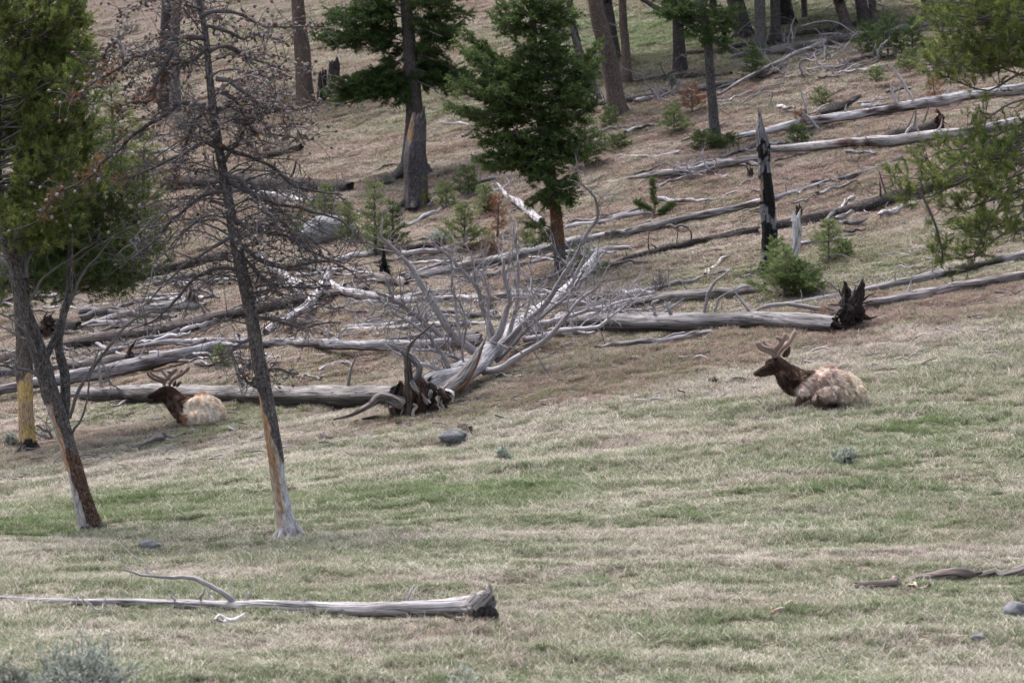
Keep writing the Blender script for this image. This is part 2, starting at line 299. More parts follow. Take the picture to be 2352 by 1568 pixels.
def scatter(name, label, cat, pts, rot, scl, gm, bm, idx, variants, mat):
    col = bpy.data.collections.new(name + '_patches')
    for i, (v, f, c) in enumerate(variants):
        mb = MB(); mb.add(v, f, c); o = mb.build('%s_patch' % name, mat, smooth=False); SC.collection.objects.unlink(o); col.objects.link(o); o.name = '%s_patch_%d' % (name, i)
    me = bpy.data.meshes.new(name); me.vertices.add(len(pts)); me.vertices.foreach_set('co', pts.astype(np.float32).ravel())
    for k, a in (('gm', gm), ('bm', bm), ('sc', scl)):
        q = me.attributes.new(k, 'FLOAT', 'POINT'); q.data.foreach_set('value', np.asarray(a).astype(np.float32))
    q = me.attributes.new('ro', 'FLOAT_VECTOR', 'POINT'); q.data.foreach_set('vector', rot.astype(np.float32).ravel())
    q = me.attributes.new('ix', 'INT', 'POINT'); q.data.foreach_set('value', idx.astype(np.int32))
    me.update(); o = bpy.data.objects.new(name, me); SC.collection.objects.link(o); tag(o, label, cat, kind='stuff')
    ng = bpy.data.node_groups.new(name, 'GeometryNodeTree'); ng.interface.new_socket('Geometry', in_out='INPUT', socket_type='NodeSocketGeometry'); ng.interface.new_socket('Geometry', in_out='OUTPUT', socket_type='NodeSocketGeometry')
    gi = ng.nodes.new('NodeGroupInput'); go = ng.nodes.new('NodeGroupOutput'); ip = ng.nodes.new('GeometryNodeInstanceOnPoints'); ci = ng.nodes.new('GeometryNodeCollectionInfo')
    ci.inputs['Collection'].default_value = col; ci.inputs['Separate Children'].default_value = True; ci.inputs['Reset Children'].default_value = True
    def na(nm, ty):
        a = ng.nodes.new('GeometryNodeInputNamedAttribute'); a.data_type = ty; a.inputs['Name'].default_value = nm; return a.outputs['Attribute']
    ng.links.new(gi.outputs[0], ip.inputs['Points']); ng.links.new(ci.outputs[0], ip.inputs['Instance']); ip.inputs['Pick Instance'].default_value = True
    ng.links.new(na('ix', 'INT'), ip.inputs['Instance Index'])
    er = ng.nodes.new('FunctionNodeEulerToRotation'); ng.links.new(na('ro', 'FLOAT_VECTOR'), er.inputs[0]); ng.links.new(er.outputs[0], ip.inputs['Rotation'])
    ng.links.new(na('sc', 'FLOAT'), ip.inputs['Scale']); ng.links.new(ip.outputs[0], go.inputs[0])
    md = o.modifiers.new('scatter', 'NODES'); md.node_group = ng
    return o
def scatter_pts(y0, y1, dens, seed, half=.27):
    r = np.random.RandomState(seed); A = half * (y1 * y1 - y0 * y0); n = int(A * dens); y = np.sqrt(y0 * y0 + r.rand(n) * (y1 * y1 - y0 * y0)); x = (r.rand(n) * 2 - 1) * half * y
    return x, y, r
def grass():
    var = []
    for s in range(4): var.append(blades(230, .26, .06, .18, .0075, .75, 100 + s))            # mixed meadow blades
    for s in range(3): var.append(blades(240, .24, .07, .16, .008, 1.0, 200 + s, .95))         # matted dry blades
    for s in range(3): var.append(blades(260, .42, .08, .19, .014, 1.15, 300 + s, .9, (.25, 0)))  # coarse patches for the hill
    for s in range(2): var.append(blades(90, .10, .10, .26, .008, .8, 400 + s))
    for s in range(2): v, f, c = blades(26, .24, .12, .27, .0065, .9, 500 + s); c[:, 0] = .97; c[:, 1] = .8 + .2 * c[:, 1]; var.append((v, f, c))                # tall tussock
    for s in range(2): v, f, c = blades(60, .09, .03, .08, .022, 1.2, 600 + s); c[:, 0] = -.2; c[:, 1] = .35 + .65 * c[:, 1]; var.append((v, f, c))
    P_, R_, S_, GM, BM, IX = [], [], [], [], [], []
    for (y0, y1, dens, seed) in ((21, 40, 40, 1), (40, 62, 26, 2), (62, 90, 13, 3), (90, 135, 7.5, 4), (135, 200, 1.6, 5)):
        x, y, r = scatter_pts(y0, y1, dens, seed); z = hgt(x, y); n = len(x)
        clump = fbm(x * .7, y * .9, 3, 60)
        keep = r.rand(n) < np.clip((clump - .3) * 4, .8, 1) * (1 if y1 <= 62 else .9); x, y, z, clump = x[keep], y[keep], z[keep], clump[keep]; n = len(x)
        g = np.clip(green_mask(x, y) + (r.rand(n) - .5) * .5, 0, 1); b = np.clip(brown_mask(x, y) + (r.rand(n) - .5) * .3, 0, 1)
        mat = fbm(x * .5, y * 1.1, 3, 77) + (r.rand(n) - .5) * .25
        ix = np.where(mat < .5, r.randint(0, 4, n), r.randint(4, 7, n)); ix = np.where(r.rand(n) < .09, r.randint(10, 12, n), ix); ix = np.where(r.rand(n) < .18, r.randint(12, 14, n), ix); ix = np.where(r.rand(n) < .05, r.randint(14, 16, n), ix)
        if y0 >= 62: ix = r.randint(7, 10, n); ix = np.where(r.rand(n) < .08, r.randint(14, 16, n), ix)
        P_.append(np.stack([x, y, z + .008], -1)); e = .3
        dx = (hgt(x + e, y) - hgt(x - e, y)) / (2 * e); dy = (hgt(x, y + e) - hgt(x, y - e)) / (2 * e)
        ax = np.arctan(np.clip(dy, -.6, .6)); ay = -np.arctan(np.clip(dx, -.6, .6)); az = r.rand(n) * 6.283; ca, sa, cb, sb, cz, sz = np.cos(ax), np.sin(ax), np.cos(ay), np.sin(ay), np.cos(az), np.sin(az)
        R00 = cb * cz; R10 = sa * sb * cz + ca * sz; R20 = -ca * sb * cz + sa * sz; R21 = ca * sb * sz + sa * cz; R22 = ca * cb
        R_.append(np.stack([np.arctan2(R21, R22), -np.arcsin(np.clip(R20, -1, 1)), np.arctan2(R10, R00)], -1))
        S_.append((.75 + .6 * r.rand(n)) * (.8 + .5 * clump) * np.where(y0 >= 90, 1.1, .84) * (.72 if y0 < 40 else .9)); GM.append(g); BM.append(b); IX.append(ix)
    scatter('grass', 'mixed straw coloured and green meadow grass', 'grass', np.concatenate(P_), np.concatenate(R_), np.concatenate(S_), np.concatenate(GM), np.concatenate(BM), np.concatenate(IX), var, M_GRASS)
grass()
def litter():
    """chips of bark and finger-thick twigs strewn between the logs"""
    r = np.random.RandomState(55); mb = MB()
    for i in range(5000):
        y = 52 + 78 * r.rand() ** 1.2; x = (r.rand() * 2 - 1) * .24 * y
        if y > 75 and r.rand() < .5: continue
        z = float(hgt(x, y)); a = r.randn() * .7 + .15; L = .08 + .55 * r.rand() ** 2.5; w = .006 + .014 * r.rand()
        d = np.array([math.cos(a), math.sin(a), .2 * r.randn() + .12]) * L; p = np.array([x, y, z + .06]); q = np.array([0, 0, .08 * L * r.randn()])
        c = np.array(SILV) * (.5 + .9 * r.rand()) if r.rand() < .65 else np.array(BROWN) * (.6 + .6 * r.rand())
        tube(mb, [p - d / 2, p + q + r.randn(3) * .03 * L, p + d / 2], [w, w * .9, w * .4], 4, 4, c, rs=r)
    o = mb.build('woody_litter', M_LIMB); tag(o, 'small grey twigs and bark chips strewn over the slope between the logs', 'litter', kind='stuff')
litter()
# ------------------------------------------------------------------ logs
def ground_path(pts, lift=0):
    """[(u, v, r)] picture positions of a log's middle line, resting on the ground"""
    out = []; rr = []
    for p in pts:
        g = G(p[0], p[3] if len(p) > 3 else p[1] + p[2] * .8); r = p[2] / F * g[1]; rr.append(r)
        out.append(P(p[0], p[1], g[1]) if len(p) > 3 else g + np.array([0, 0, r * .8 + lift]))
    return np.array(out), np.array(rr)
def air_path(pts, D0, dD):
    n = len(pts); out = []; rr = []
    for i, p in enumerate(pts):
        D = D0 + dD * i / (n - 1); out.append(P(p[0], p[1], D)); rr.append(p[2] / F * D)
    return np.array(out), np.array(rr)
def twig_out(mb, c, rr, n, L, r, col, t0=.15, up=.5, sub=2, spread=None):
    """small side twigs on a branch already laid out"""
    k = len(c)
    for i in range(n):
        t = t0 + (1 - t0) * r.rand(); j = min(int(t * (k - 1)), k - 2); p = c[j]; ax = nrm(c[j + 1] - c[j])
        d = nrm(r.randn(3) + ax * .9 + np.array([0, 0, up])); l = L * (.4 + .8 * r.rand()); w = max(.0035, min(rr[j] * .45, l * .022))
        q = [p]; dd = d.copy()
        for s in range(4): dd = nrm(dd + r.randn(3) * .28 + np.array([0, 0, .1 * up])); q.append(q[-1] + dd * l / 4)
        tube(mb, q, np.linspace(w, w * .35, 5), 5, 8, col, rs=r)
        for s in range(sub):
            b = q[r.randint(1, 4)]; d2 = nrm(dd + r.randn(3) * .8); m2 = b + d2 * l * .22 + r.randn(3) * l * .03; tube(mb, [b, m2, b + d2 * l * .45], [w * .5, w * .4, w * .2], 4, 4, col, rs=r)
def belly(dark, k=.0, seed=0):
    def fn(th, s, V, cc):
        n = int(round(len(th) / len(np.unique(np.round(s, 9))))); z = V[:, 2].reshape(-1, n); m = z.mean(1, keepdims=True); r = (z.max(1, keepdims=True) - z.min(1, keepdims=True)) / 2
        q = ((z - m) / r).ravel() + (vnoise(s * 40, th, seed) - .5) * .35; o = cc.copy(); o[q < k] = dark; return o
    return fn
def weather(seed):
    def fn(th, s, V, cc):
        a = fbm(V[:, 0] * 1.3 + seed, V[:, 2] * 3 + V[:, 1] * 1.3, 3, seed); b = fbm(V[:, 0] * 2.6 + seed, V[:, 2] * 6 + V[:, 1] * 2 + 3 * np.cos(th), 3, seed + 9); o = cc * (.55 + .9 * a)[:, None]
        m = b > .64; o[m] = np.array([.10, .08, .072]) * (.6 + a[m, None]); return o
    return fn
def rotfn(col2, t0, t1, th0=None, thw=1.0, ns=6, seed=0):
    """second colour on a stretch (and side) of a tube, ragged border"""
    def fn(th, s, V, cc):
        e = (vnoise(V[:, 0] * ns, V[:, 2] * ns + V[:, 1] * ns, seed) - .5) * .12
        m = (s + e > t0) & (s + e < t1)
        if th0 is not None: m &= np.abs((th - th0 + e * 6 + np.pi) % (2 * np.pi) - np.pi) < thw
        out = cc.copy(); out[m] = col2; return out
    return fn
def log(name, label, pts, col=SILV, mat=None, cat='log', group=None, branches=(), rough=.17, jag=(.15, .1), sides=16, bend=.045, lift=0, colfn=None, stubs=0, seed=None, twigs=0, roots=None, flute=.0):
    r = np.random.RandomState(seed if seed is not None else int(pts[0][0] * 7 + pts[0][1]) % 99991); mat = mat or M_SILVER
    c, rr = ground_path(pts, lift + (.03 if pts[0][2] < 5.5 else .012))
    if len(pts) == 2:        # straight trunks still sag and bow a little
        m = (c[0] + c[1]) / 2; m[2] = max(m[2], float(hgt(m[0], m[1])) + rr.mean() * .5); c = np.array([c[0], m, c[1]]); rr = np.array([rr[0], rr.mean(), rr[1]])
    o0 = c[0] - np.array([0, 0, rr[0]]); mb = MB(); cc, r2 = tube(mb, c, rr, sides, None, col, rough, jag, rs=r, bend=bend, colfn=colfn or weather(int(pts[0][0]) % 90), flute=flute or .04)
    if not stubs and name == 'fallen_log' and np.linalg.norm(c[-1] - c[0]) > 1.5 and rr.mean() > .04: stubs = 4
    simple = not branches and not stubs and roots is None
    if simple: return tag(mb.build(name, mat, origin=o0), label, cat, group)
    t = thing(name, label, cat, o0, group); mb.build('trunk', mat, t, o0)
    if stubs:
        for i in range(stubs):
            j = r.randint(2, len(cc) - 2); l = r2[j] * (1.2 + 3 * r.rand()) + .1; d = nrm(np.array([r.randn() * .5, -.3 * r.rand(), .6 + r.rand()]) + nrm(cc[j + 1] - cc[j]) * r.randn() * .5); w = r2[j] * (.10 + .1 * r.rand())
            m2 = MB(); b = cc[j] + d * r2[j] * .6; tube(m2, [b, b + d * l * .5 + r.randn(3) * .03, b + d * l], [w * 1.3, w, w * .5], 6, 5, np.asarray(col) * (.8 + .4 * r.rand()), .1, (0, .04), rs=r); m2.build('branch_stub', M_LIMB, t, o0)
    for br in branches:
        q, dD = br[0], br[1]; pr = np.stack([CX + cc[:, 0] / cc[:, 1] * F, CY - cc[:, 2] / cc[:, 1] * F], -1); j = int(np.argmin(((pr - np.array(q[0][:2])) ** 2).sum(1)))
        p, w = air_path(q, cc[j][1], dD); m2 = MB(); bc, bw = tube(m2, p, w, 7, None, np.asarray(col) * (.85 + .3 * r.rand()), .12, (0, .02), rs=r, bend=.02)
        if len(br) > 2 and br[2]: twig_out(m2, bc, bw, br[2], .5, r, np.asarray(col) * .75)
        m2.build('branch', M_LIMB, t, o0)
    if roots: roots(t, o0, cc, r2, r)
    return t
def root_plate(cu, cv, R, dark=DARK, n=22, tips=()):
    """upturned root end: core of broken wood with twisting roots"""
    def fn(t, o0, cc, r2, r):
        e = cc[-1] if abs(CX + cc[-1][0] / cc[-1][1] * F - cu) < abs(CX + cc[0][0] / cc[0][1] * F - cu) else cc[0]; D = e[1]; Rm = R / F * D; C = P(cu, cv, D); mb = MB()
        for i in range(9):
            a = r.rand() * 6.28; p = C + np.array([math.cos(a) * .25, .2 * r.randn(), math.sin(a) * .35]) * Rm
            tube(mb, [p - [0, 0, Rm * .45], p + r.randn(3) * .05, p + [0, 0, Rm * .2]], [Rm * .2, Rm * .27, Rm * .13], 13, 16, np.asarray(dark) * (.6 + .8 * r.rand()), .5, (.03, .08), rs=r, flute=.2)
        for i in range(n):
            a = i / n * 6.28 + r.randn() * .2; l = Rm * (.55 + .55 * r.rand()); d = np.array([math.cos(a), .5 * r.randn(), math.sin(a) * 1.1]); p = C + d * Rm * .2; pts = [p]
            for s in range(4): d = nrm(d + r.randn(3) * .35); pts.append(pts[-1] + d * l / 4)
            for q in pts: q[2] = max(q[2], float(hgt(q[0], q[1])) - .02)
            w = Rm * (.05 + .07 * r.rand()); c0 = np.asarray(dark) * (.7 + r.rand()) if r.rand() < .7 else np.array(GREYB) * .7
            tube(mb, pts, [w, w * .85, w * .7, w * .5, w * .2], 7, 12, c0, .2, (0, .03), rs=r)
        for tp in tips:
            for k in range(4): p, w = air_path([(a + r.randn() * w0 * .5, b + r.randn() * 3, w0 * .55) for a, b, w0 in tp], D - .1 + .15 * r.rand(), -.1); tube(mb, p, w, 9, 12, np.asarray(dark) * (.7 + .8 * r.rand()), .4, (0, .04), rs=r, flute=.2)
        mb.build('root_plate', M_SILVER, t, o0)
    return fn
# --- foreground and meadow
log('fallen_log', 'long pale log with an upswept root end and one bent branch, nearest in the meadow',
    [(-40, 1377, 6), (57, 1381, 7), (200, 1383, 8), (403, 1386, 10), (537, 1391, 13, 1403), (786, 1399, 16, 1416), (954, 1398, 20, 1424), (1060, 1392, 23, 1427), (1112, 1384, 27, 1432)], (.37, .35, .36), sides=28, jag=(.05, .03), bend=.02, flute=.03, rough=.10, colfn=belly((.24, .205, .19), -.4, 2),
    branches=[([(540, 1388, 8), (520, 1365, 7), (497, 1350, 6), (460, 1331, 5.5), (420, 1328, 5), (383, 1325, 4.3), (342, 1320, 3.2), (302, 1310, 2.5), (285, 1307, 1.5)], -.1),
              ([(342, 1320, 2), (334, 1297, 1.6), (320, 1283, 1.4), (300, 1268, 1.2), (269, 1246, .8)], -.1), ([(302, 1310, 1.8), (285, 1293, 1.3), (258, 1265, .8)], .1), ([(383, 1325, 1.2), (378, 1345, 1), (374, 1364, .8)], -.05),
              ([(462, 1393, 3), (463, 1367, 3), (472, 1346, 1.6)], -.1), ([(275, 1414, 3), (248, 1404, 2.6), (218, 1394, 2.4), (181, 1372, 1.6)], -.4), ([(262, 1404, 2.5), (248, 1392, 2.5), (240, 1377, 1.5)], -.2),
              ([(490, 1385, 3), (484, 1370, 3), (476, 1356, 1.5)], .1), ([(402, 1385, 3), (398, 1372, 3), (391, 1354, 1.2)], -.1), ([(535, 1375, .9), (528, 1330, .8), (522, 1268, .5)], .1),
              ([(892, 1392, 2), (890, 1375, 1.5)], 0), ([(948, 1387, 2), (944, 1373, 1.4)], 0), ([(705, 1386, 2.2), (700, 1374, 2)], 0)],
    roots=lambda t, o0, cc, r2, r: (lambda D: [
        (lambda m: (tube(m, [P(1085, 1392, D), P(1104, 1375, D), P(1122, 1360, D), P(1124, 1342, D)], np.array([22, 18, 11, 2.5]) / F * D, 14, 14, (.36, .33, .32), .12, (0, .04), rs=r, flute=.06), m.build('root_flare', M_SILVER, t, o0)))(MB()),
        (lambda m: ([tube(m, [P(1117 + a, 1397 + b, D - .05), P(1118 + a * 1.3, 1412 + b, D - .07), P(1115 + a, 1428, D - .04)], np.array([9, 11, 6]) / F * D, 9, 8, (.035, .03, .028), .3, (.02, .03), rs=r, flute=.12) for a, b in ((-8, 0), (6, -3), (0, 4), (12, 2), (-18, 6))],
                     [tube(m, [P(u0, v0, D), P((u0 + u1) / 2, (v0 + v1) / 2 + 2, D - .1), P(u1, v1, D - .2)], np.array([6, 4, 1.5]) / F * D, 6, 8, (.06, .045, .035), .2, rs=r) for u0, v0, u1, v1 in ((1120, 1425, 1190, 1432), (1130, 1430, 1240, 1445), (1060, 1420, 1110, 1430), (1020, 1412, 1080, 1425))],
                     m.build('root_tangle', M_SILVER, t, o0)))(MB())])(cc[-1][1]))
log('rotten_log', 'crumbling brown log with an orange rotten middle in the right foreground grass', [(1977, 1344, 9), (2040, 1341, 12), (2085, 1333, 8), (2110, 1325, 13), (2180, 1323, 14), (2245, 1321, 13)], (.22, .18, .165), sides=18, rough=.3, jag=(.15, .2), colfn=rotfn((.26, .12, .06), .3, .52), lift=-.02,
    branches=[([(2200, 1342, 2.2), (2188, 1322, 2), (2168, 1309, 1.6)], -.1)], seed=4)
log('log_piece', 'low decayed log end entering at the right edge of the meadow', [(2262, 1324, 9), (2330, 1318, 11), (2375, 1314, 11)], (.2, .175, .165), rough=.25, lift=.01)
log('cut_stick', 'short stick with an orange broken end alone in the right foreground', [(1774, 1411, 5.5), (1800, 1400, 5), (1829, 1384, 3)], (.4, .34, .3), cat='stick', colfn=rotfn((.25, .13, .07), -1, .1), sides=9)
log('split_branch', 'pale slab of wood beside the rotten log', [(2085, 1348, 4), (2130, 1357, 4)], (.45, .36, .28), cat='stick', sides=7)
log('forked_branch', 'grey forked branch lying on the grass in front of the left elk', [(301, 1029, 4), (350, 1018, 4.5), (403, 1005, 5), (426, 1003, 2)], GREYB, cat='stick', branches=[([(395, 1007, 4), (385, 1002, 4.5), (374, 994, 4.5)], -.1)], sides=9, lift=.02)
for i, (a, b, lb) in enumerate([((523, 984, 4), (541, 992, 4), 'short grey stick just right of the pale rumped left elk'), ((671, 1005, 3), (690, 998, 3), 'small grey stick right of the leaning dead pine trunk'), ((740, 998, 6), (757, 1006, 5), 'weathered bark chunk in the grass left of the round rock'),
    ((1082, 996, 2), (1062, 1019, 1.5), 'thin grey stick leaning against the round rock'), ((1056, 981, 5), (1078, 991, 5), 'dark bark chunk just behind the round rock'), ((910, 973, 3), (945, 979, 4), 'dark twisted root scrap below the big root plate'),
    ((1630, 874, 4), (1645, 876, 4), 'small black charred lump in the grass left of the right elk'), ((255, 935, 4), (325, 917, 6), 'pale smooth pole behind the left elk under its muzzle'), ((1130, 862, 3), (1200, 868, 2.5), 'thin pale pole right of the silver fallen tree trunk')]):
    log('bark_chunk' if 'chunk' in lb or 'lump' in lb else 'stick', lb, [a, b], GREYB if 'pale' not in lb else PALE, cat='stick', sides=8, jag=(.03, .03)) if 'dark' not in lb and 'black' not in lb else log('bark_chunk' if 'root' not in lb else 'root_scrap', lb, [a, b], DARK if 'dark' in lb else BLACK, cat='wood debris', sides=8, rough=.3, jag=(.05, .05))
def bone():
    g = G(525, 1437); D = g[1]; r = np.random.RandomState(5); mb = MB()
    for q in ([(494, 1430, 2.5), (505, 1422, 4.5), (520, 1431, 5), (535, 1433, 4.5), (548, 1427, 4), (560, 1418, 1.5)], [(516, 1432, 4), (524, 1440, 4), (536, 1443, 2)], [(498, 1424, 2), (500, 1432, 4), (512, 1436, 3)]):
        p, w = air_path(q, D - .1, .1); p[:, 2] += .045; tube(mb, p, w, 9, 14, (.72, .70, .68), .25, (.01, .02), rs=r)
    tag(mb.build('bone', M_ROCK, origin=g), 'bright white jagged bone fragment in the grass below the nearest log', 'bone')
    g = G(465, 1432); mb = MB(); p, w = air_path([(455, 1431, 2), (465, 1428, 3), (476, 1430, 1.5)], g[1], .02); tube(mb, p, w, 8, 8, (.55, .53, .5), .2, rs=r)
    tag(mb.build('bone', M_ROCK, origin=g), 'small dull white bone scrap left of the bigger white bone', 'bone')
bone()
def rock(label, u, v, wu, hv, col=(.16, .165, .175), seed=0, name='rock'):
    g = G(u, v + hv * .6); D = g[1]; r = np.random.RandomState(seed + 10); n, m = 26, 18; th = np.linspace(0, 2 * np.pi, n, endpoint=False); ph = np.linspace(0, np.pi, m)
    T, Ph = np.meshgrid(th, ph); x = np.cos(T) * np.sin(Ph); y = np.sin(T) * np.sin(Ph); z = np.cos(Ph)
    for i in range(7):       # knock flats off the ball
        d = nrm(r.randn(3)); k = .72 + .2 * r.rand(); s = x * d[0] + y * d[1] + z * d[2]; e = np.maximum(s - k, 0); x = x - e * d[0]; y = y - e * d[1]; z = z - e * d[2]
    q = 1 + .12 * (vnoise(x * 4 + 9, y * 4 + z * 3 + 9, seed) - .5); W_ = wu / F * D; H_ = hv / F * D
    q = q + .16 * (vnoise(x * 9 + 5, y * 7 + z * 8 + 5, seed + 3) - .5)
    V = np.stack([x * q * W_, y * q * W_ * .8, z * q * H_], -1).reshape(-1, 3) + g + np.array([0, 0, H_ * .45]); i = np.arange(m - 1)[:, None] * n; j = np.arange(n)[None]
    f = np.stack([i + j, i + n + j, i + n + (j + 1) % n, i + (j + 1) % n], -1).reshape(-1, 4); mb = MB(); mb.add(V, f, col, V * 1.0)
    tag(mb.build(name, M_ROCK, origin=g), label, 'rock')
rock('rounded grey blue rock in mid meadow below the big root plate', 1041, 1003, 34, 20, (.115, .12, .13), seed=1)
rock('flat grey rock half sunk left of the rounded rock', 843, 1005, 19, 9, seed=2)
rock('low dark grey rock in the grass between the two leaning tree bases', 346, 1252, 31, 19, (.13, .135, .15), seed=3)
rock('mottled grey rock at the right edge of the foreground', 2334, 1402, 32, 25, seed=4)
rock('grey rock mostly buried near the lower right corner', 2245, 1462, 17, 8, seed=5)
rock('flat dark rock sunk in the grass below the right elk', 1760, 962, 18, 5, (.12, .12, .13), seed=6)
rock('pale grey boulder on the hillside behind the middle fir', 1182, 281, 30, 20, (.26, .255, .27), seed=7, name='boulder')
rock('large grey boulder behind the dead pine branches', 752, 528, 66, 40, (.20, .20, .215), seed=8, name='boulder')
rock('small flat rock below the right elk in the dry grass', 1690, 1053, 14, 4, seed=9)
# --- left and middle tangle
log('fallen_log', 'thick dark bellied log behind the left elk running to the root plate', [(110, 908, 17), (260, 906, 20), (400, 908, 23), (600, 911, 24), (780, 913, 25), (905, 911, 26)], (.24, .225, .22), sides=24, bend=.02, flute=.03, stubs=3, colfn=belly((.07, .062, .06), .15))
log('fallen_log', 'long smooth silver log rising from the left edge behind the left elk antlers', [(-60, 926, 12), (80, 893, 13), (235, 868, 16), (403, 832, 17), (505, 806, 13)], SILV, sides=20, bend=.02, lift=.15, flute=.03, stubs=2)
log('fallen_log', 'thin silver log with knobbly stubs stretching from left thicket to the silver tree', [(315, 808, 5), (403, 796, 6), (487, 793, 7), (600, 798, 9), (786, 806, 12), (900, 806, 12), (1100, 792, 12)], SILV, sides=14, stubs=9, lift=.12)
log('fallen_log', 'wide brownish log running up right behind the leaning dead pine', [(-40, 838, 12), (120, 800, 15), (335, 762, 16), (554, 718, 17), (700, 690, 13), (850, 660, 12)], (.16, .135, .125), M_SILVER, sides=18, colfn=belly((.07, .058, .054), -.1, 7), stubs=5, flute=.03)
log('broken_log', 'grey log with a splintered upright end left of the dead pine', [(190, 752, 8), (302, 722, 12), (380, 708, 15), (432, 700, 17)], (.26, .25, .26), sides=18, jag=(.1, .5), roots=root_plate(440, 690, 26, (.12, .1, .09), 9, [[(425, 700, 10), (432, 680, 7), (438, 664, 2)], [(440, 705, 9), (455, 712, 6), (470, 722, 3)]]))
log('bleached_log', 'fat white log pointing down at the brownish log behind the dead pine', [(595, 585, 8), (640, 625, 11), (668, 648, 14), (692, 660, 14)], PALE, sides=16, jag=(.1, .05), stubs=1)
log('bleached_snag', 'forked white dead trunk leaning down left across the slope', [(611, 783, 8), (655, 755, 9), (698, 728, 11), (728, 695, 11), (742, 670, 9), (756, 640, 7)], PALE, sides=14, stubs=3, lift=.25, branches=[([(750, 655, 6), (738, 640, 6), (730, 618, 3)], -.2, 2), ([(756, 650, 5), (760, 630, 5), (758, 612, 3)], -.1, 1), ([(730, 690, 4), (690, 672, 3), (650, 640, 2)], .3, 3)], rough=.15)
log('bleached_log', 'long thin white log crossing behind the silver tree branches', [(756, 655, 8), (786, 673, 8), (887, 695, 9), (970, 698, 8), (1088, 690, 7), (1256, 688, 5)], PALE, sides=12, stubs=4, lift=.1)
log('fallen_log', 'grey weathered log just under the thin white log', [(800, 752, 6), (900, 745, 7), (1000, 731, 8), (1140, 722, 8)], SILV, stubs=3)
log('fallen_log', 'pale ragged pole below two grey logs left of the silver tree', [(790, 760, 5), (920, 754, 6), (1120, 744, 8)], (.38, .36, .36), stubs=2)
log('fallen_log', 'dull grey log low behind the silver tree branches', [(815, 790, 7), (940, 780, 9), (1095, 768, 10)], GREYB, stubs=2)
log('rotten_log', 'dark brown broken log with bark in the tangle behind the dead pine', [(380, 425, 16), (500, 418, 20), (650, 428, 20), (800, 432, 14)], DARK, M_BARK, rough=.22, stubs=4)
log('rotten_log', 'dark log lying under the dead pine near the left foliage', [(300, 640, 12), (420, 610, 14), (520, 590, 12)], DARK, M_BARK, rough=.2, stubs=3)
log('rotten_log', 'blackened log with brown heart at the far left behind the leaning pine', [(60, 772, 10), (110, 752, 16), (180, 748, 12)], DARK, M_SILVER, rough=.3, roots=root_plate(112, 745, 30, (.06, .04, .03), 16))
log('rotten_log', 'charred hollow root end lying between two silver logs left of the elk', [(120, 845, 8), (200, 838, 12), (262, 830, 14), (300, 826, 14)], (.14, .12, .115), M_SILVER, rough=.25, roots=root_plate(300, 822, 22, (.05, .035, .03), 12, [[(296, 812, 5), (304, 795, 4), (312, 785, 1.5)]]))
log('fallen_log', 'grey log stub at the left edge above the long silver log', [(-40, 860, 14), (45, 852, 13), (100, 846, 10)], GREYB)
log('fallen_log', 'thin grey pole at the left edge just below the log stub', [(-40, 905, 9), (60, 888, 8), (150, 872, 5)], SILV)
log('fallen_log', 'thin pale log showing between left foliage and the dead pine', [(265, 355, 5), (340, 350, 6), (450, 344, 4)], PALE)
log('fallen_log', 'short dark topped log high behind the dead pine branches', [(575, 350, 3), (620, 356, 8), (690, 342, 11)], BROWN, M_BARK, branches=[([(640, 350, 3), (690, 362, 3), (735, 372, 2)], 0), ([(600, 352, 3), (570, 330, 2.5), (545, 312, 2)], .3)])
log('fallen_log', 'pale log slanting behind the dead pine towards the brown saplings', [(560, 440, 4), (640, 452, 8), (720, 470, 7)], PALE, stubs=3)
log('charred_log', 'charred black stump end on a brown log below the green saplings', [(838, 640, 7), (880, 640, 12), (930, 655, 8)], BROWN, M_SILVER, rough=.25, roots=root_plate(884, 615, 20, BLACK, 9, [[(884, 625, 9), (882, 600, 6), (881, 574, 1.5)]]))
log('short_log', 'short bark covered log piece right of the saplings', [(937, 572, 9), (1000, 563, 9)], BROWN, M_BARK); log('short_log', 'short split brown slab just above the short bark covered log', [(938, 557, 4), (990, 550, 5)], BROWN)
# --- middle slope
log('fallen_log', 'long grey log running up right past the base of the middle fir', [(935, 640, 10), (1060, 618, 12), (1180, 592, 13), (1320, 556, 13), (1450, 532, 10), (1575, 505, 9), (1700, 478, 8), (1782, 456, 7)], (.25, .24, .245), sides=16, stubs=6)
log('fallen_log', 'thinner log joining the long grey log from below left of the middle fir', [(990, 682, 6), (1110, 642, 8), (1215, 606, 9), (1300, 580, 7)], GREYB, stubs=4)
log('fallen_log', 'slim pale log parallel above the long grey log left of the middle fir', [(925, 632, 6), (1010, 612, 6), (1105, 590, 5)], SILV)
log('fallen_log', 'grey log with a split upper edge right of the middle fir trunk', [(1300, 524, 6), (1400, 506, 7), (1490, 487, 8)], SILV, jag=(.1, .4), branches=[([(1400, 500, 4), (1440, 488, 4), (1470, 478, 2)], -.1)])
log('bleached_log', 'smooth white log sliding down towards the middle fir trunk', [(1142, 425, 3), (1165, 450, 5), (1192, 472, 8), (1246, 510, 9)], PALE, branches=[([(1150, 433, 3), (1125, 440, 2.5), (1100, 455, 1.5)], -.2, 2), ([(1152, 436, 2), (1168, 420, 2), (1160, 405, 1)], .1, 2)])
log('thin_log', 'thin grey pole lying right of the saplings on the brown slope', [(927, 523, 4), (1011, 484, 5)], SILV); log('thin_log', 'slender grey pole right of the broken stump base', [(1000, 447, 4), (1060, 432, 4), (1135, 412, 4)], GREYB)
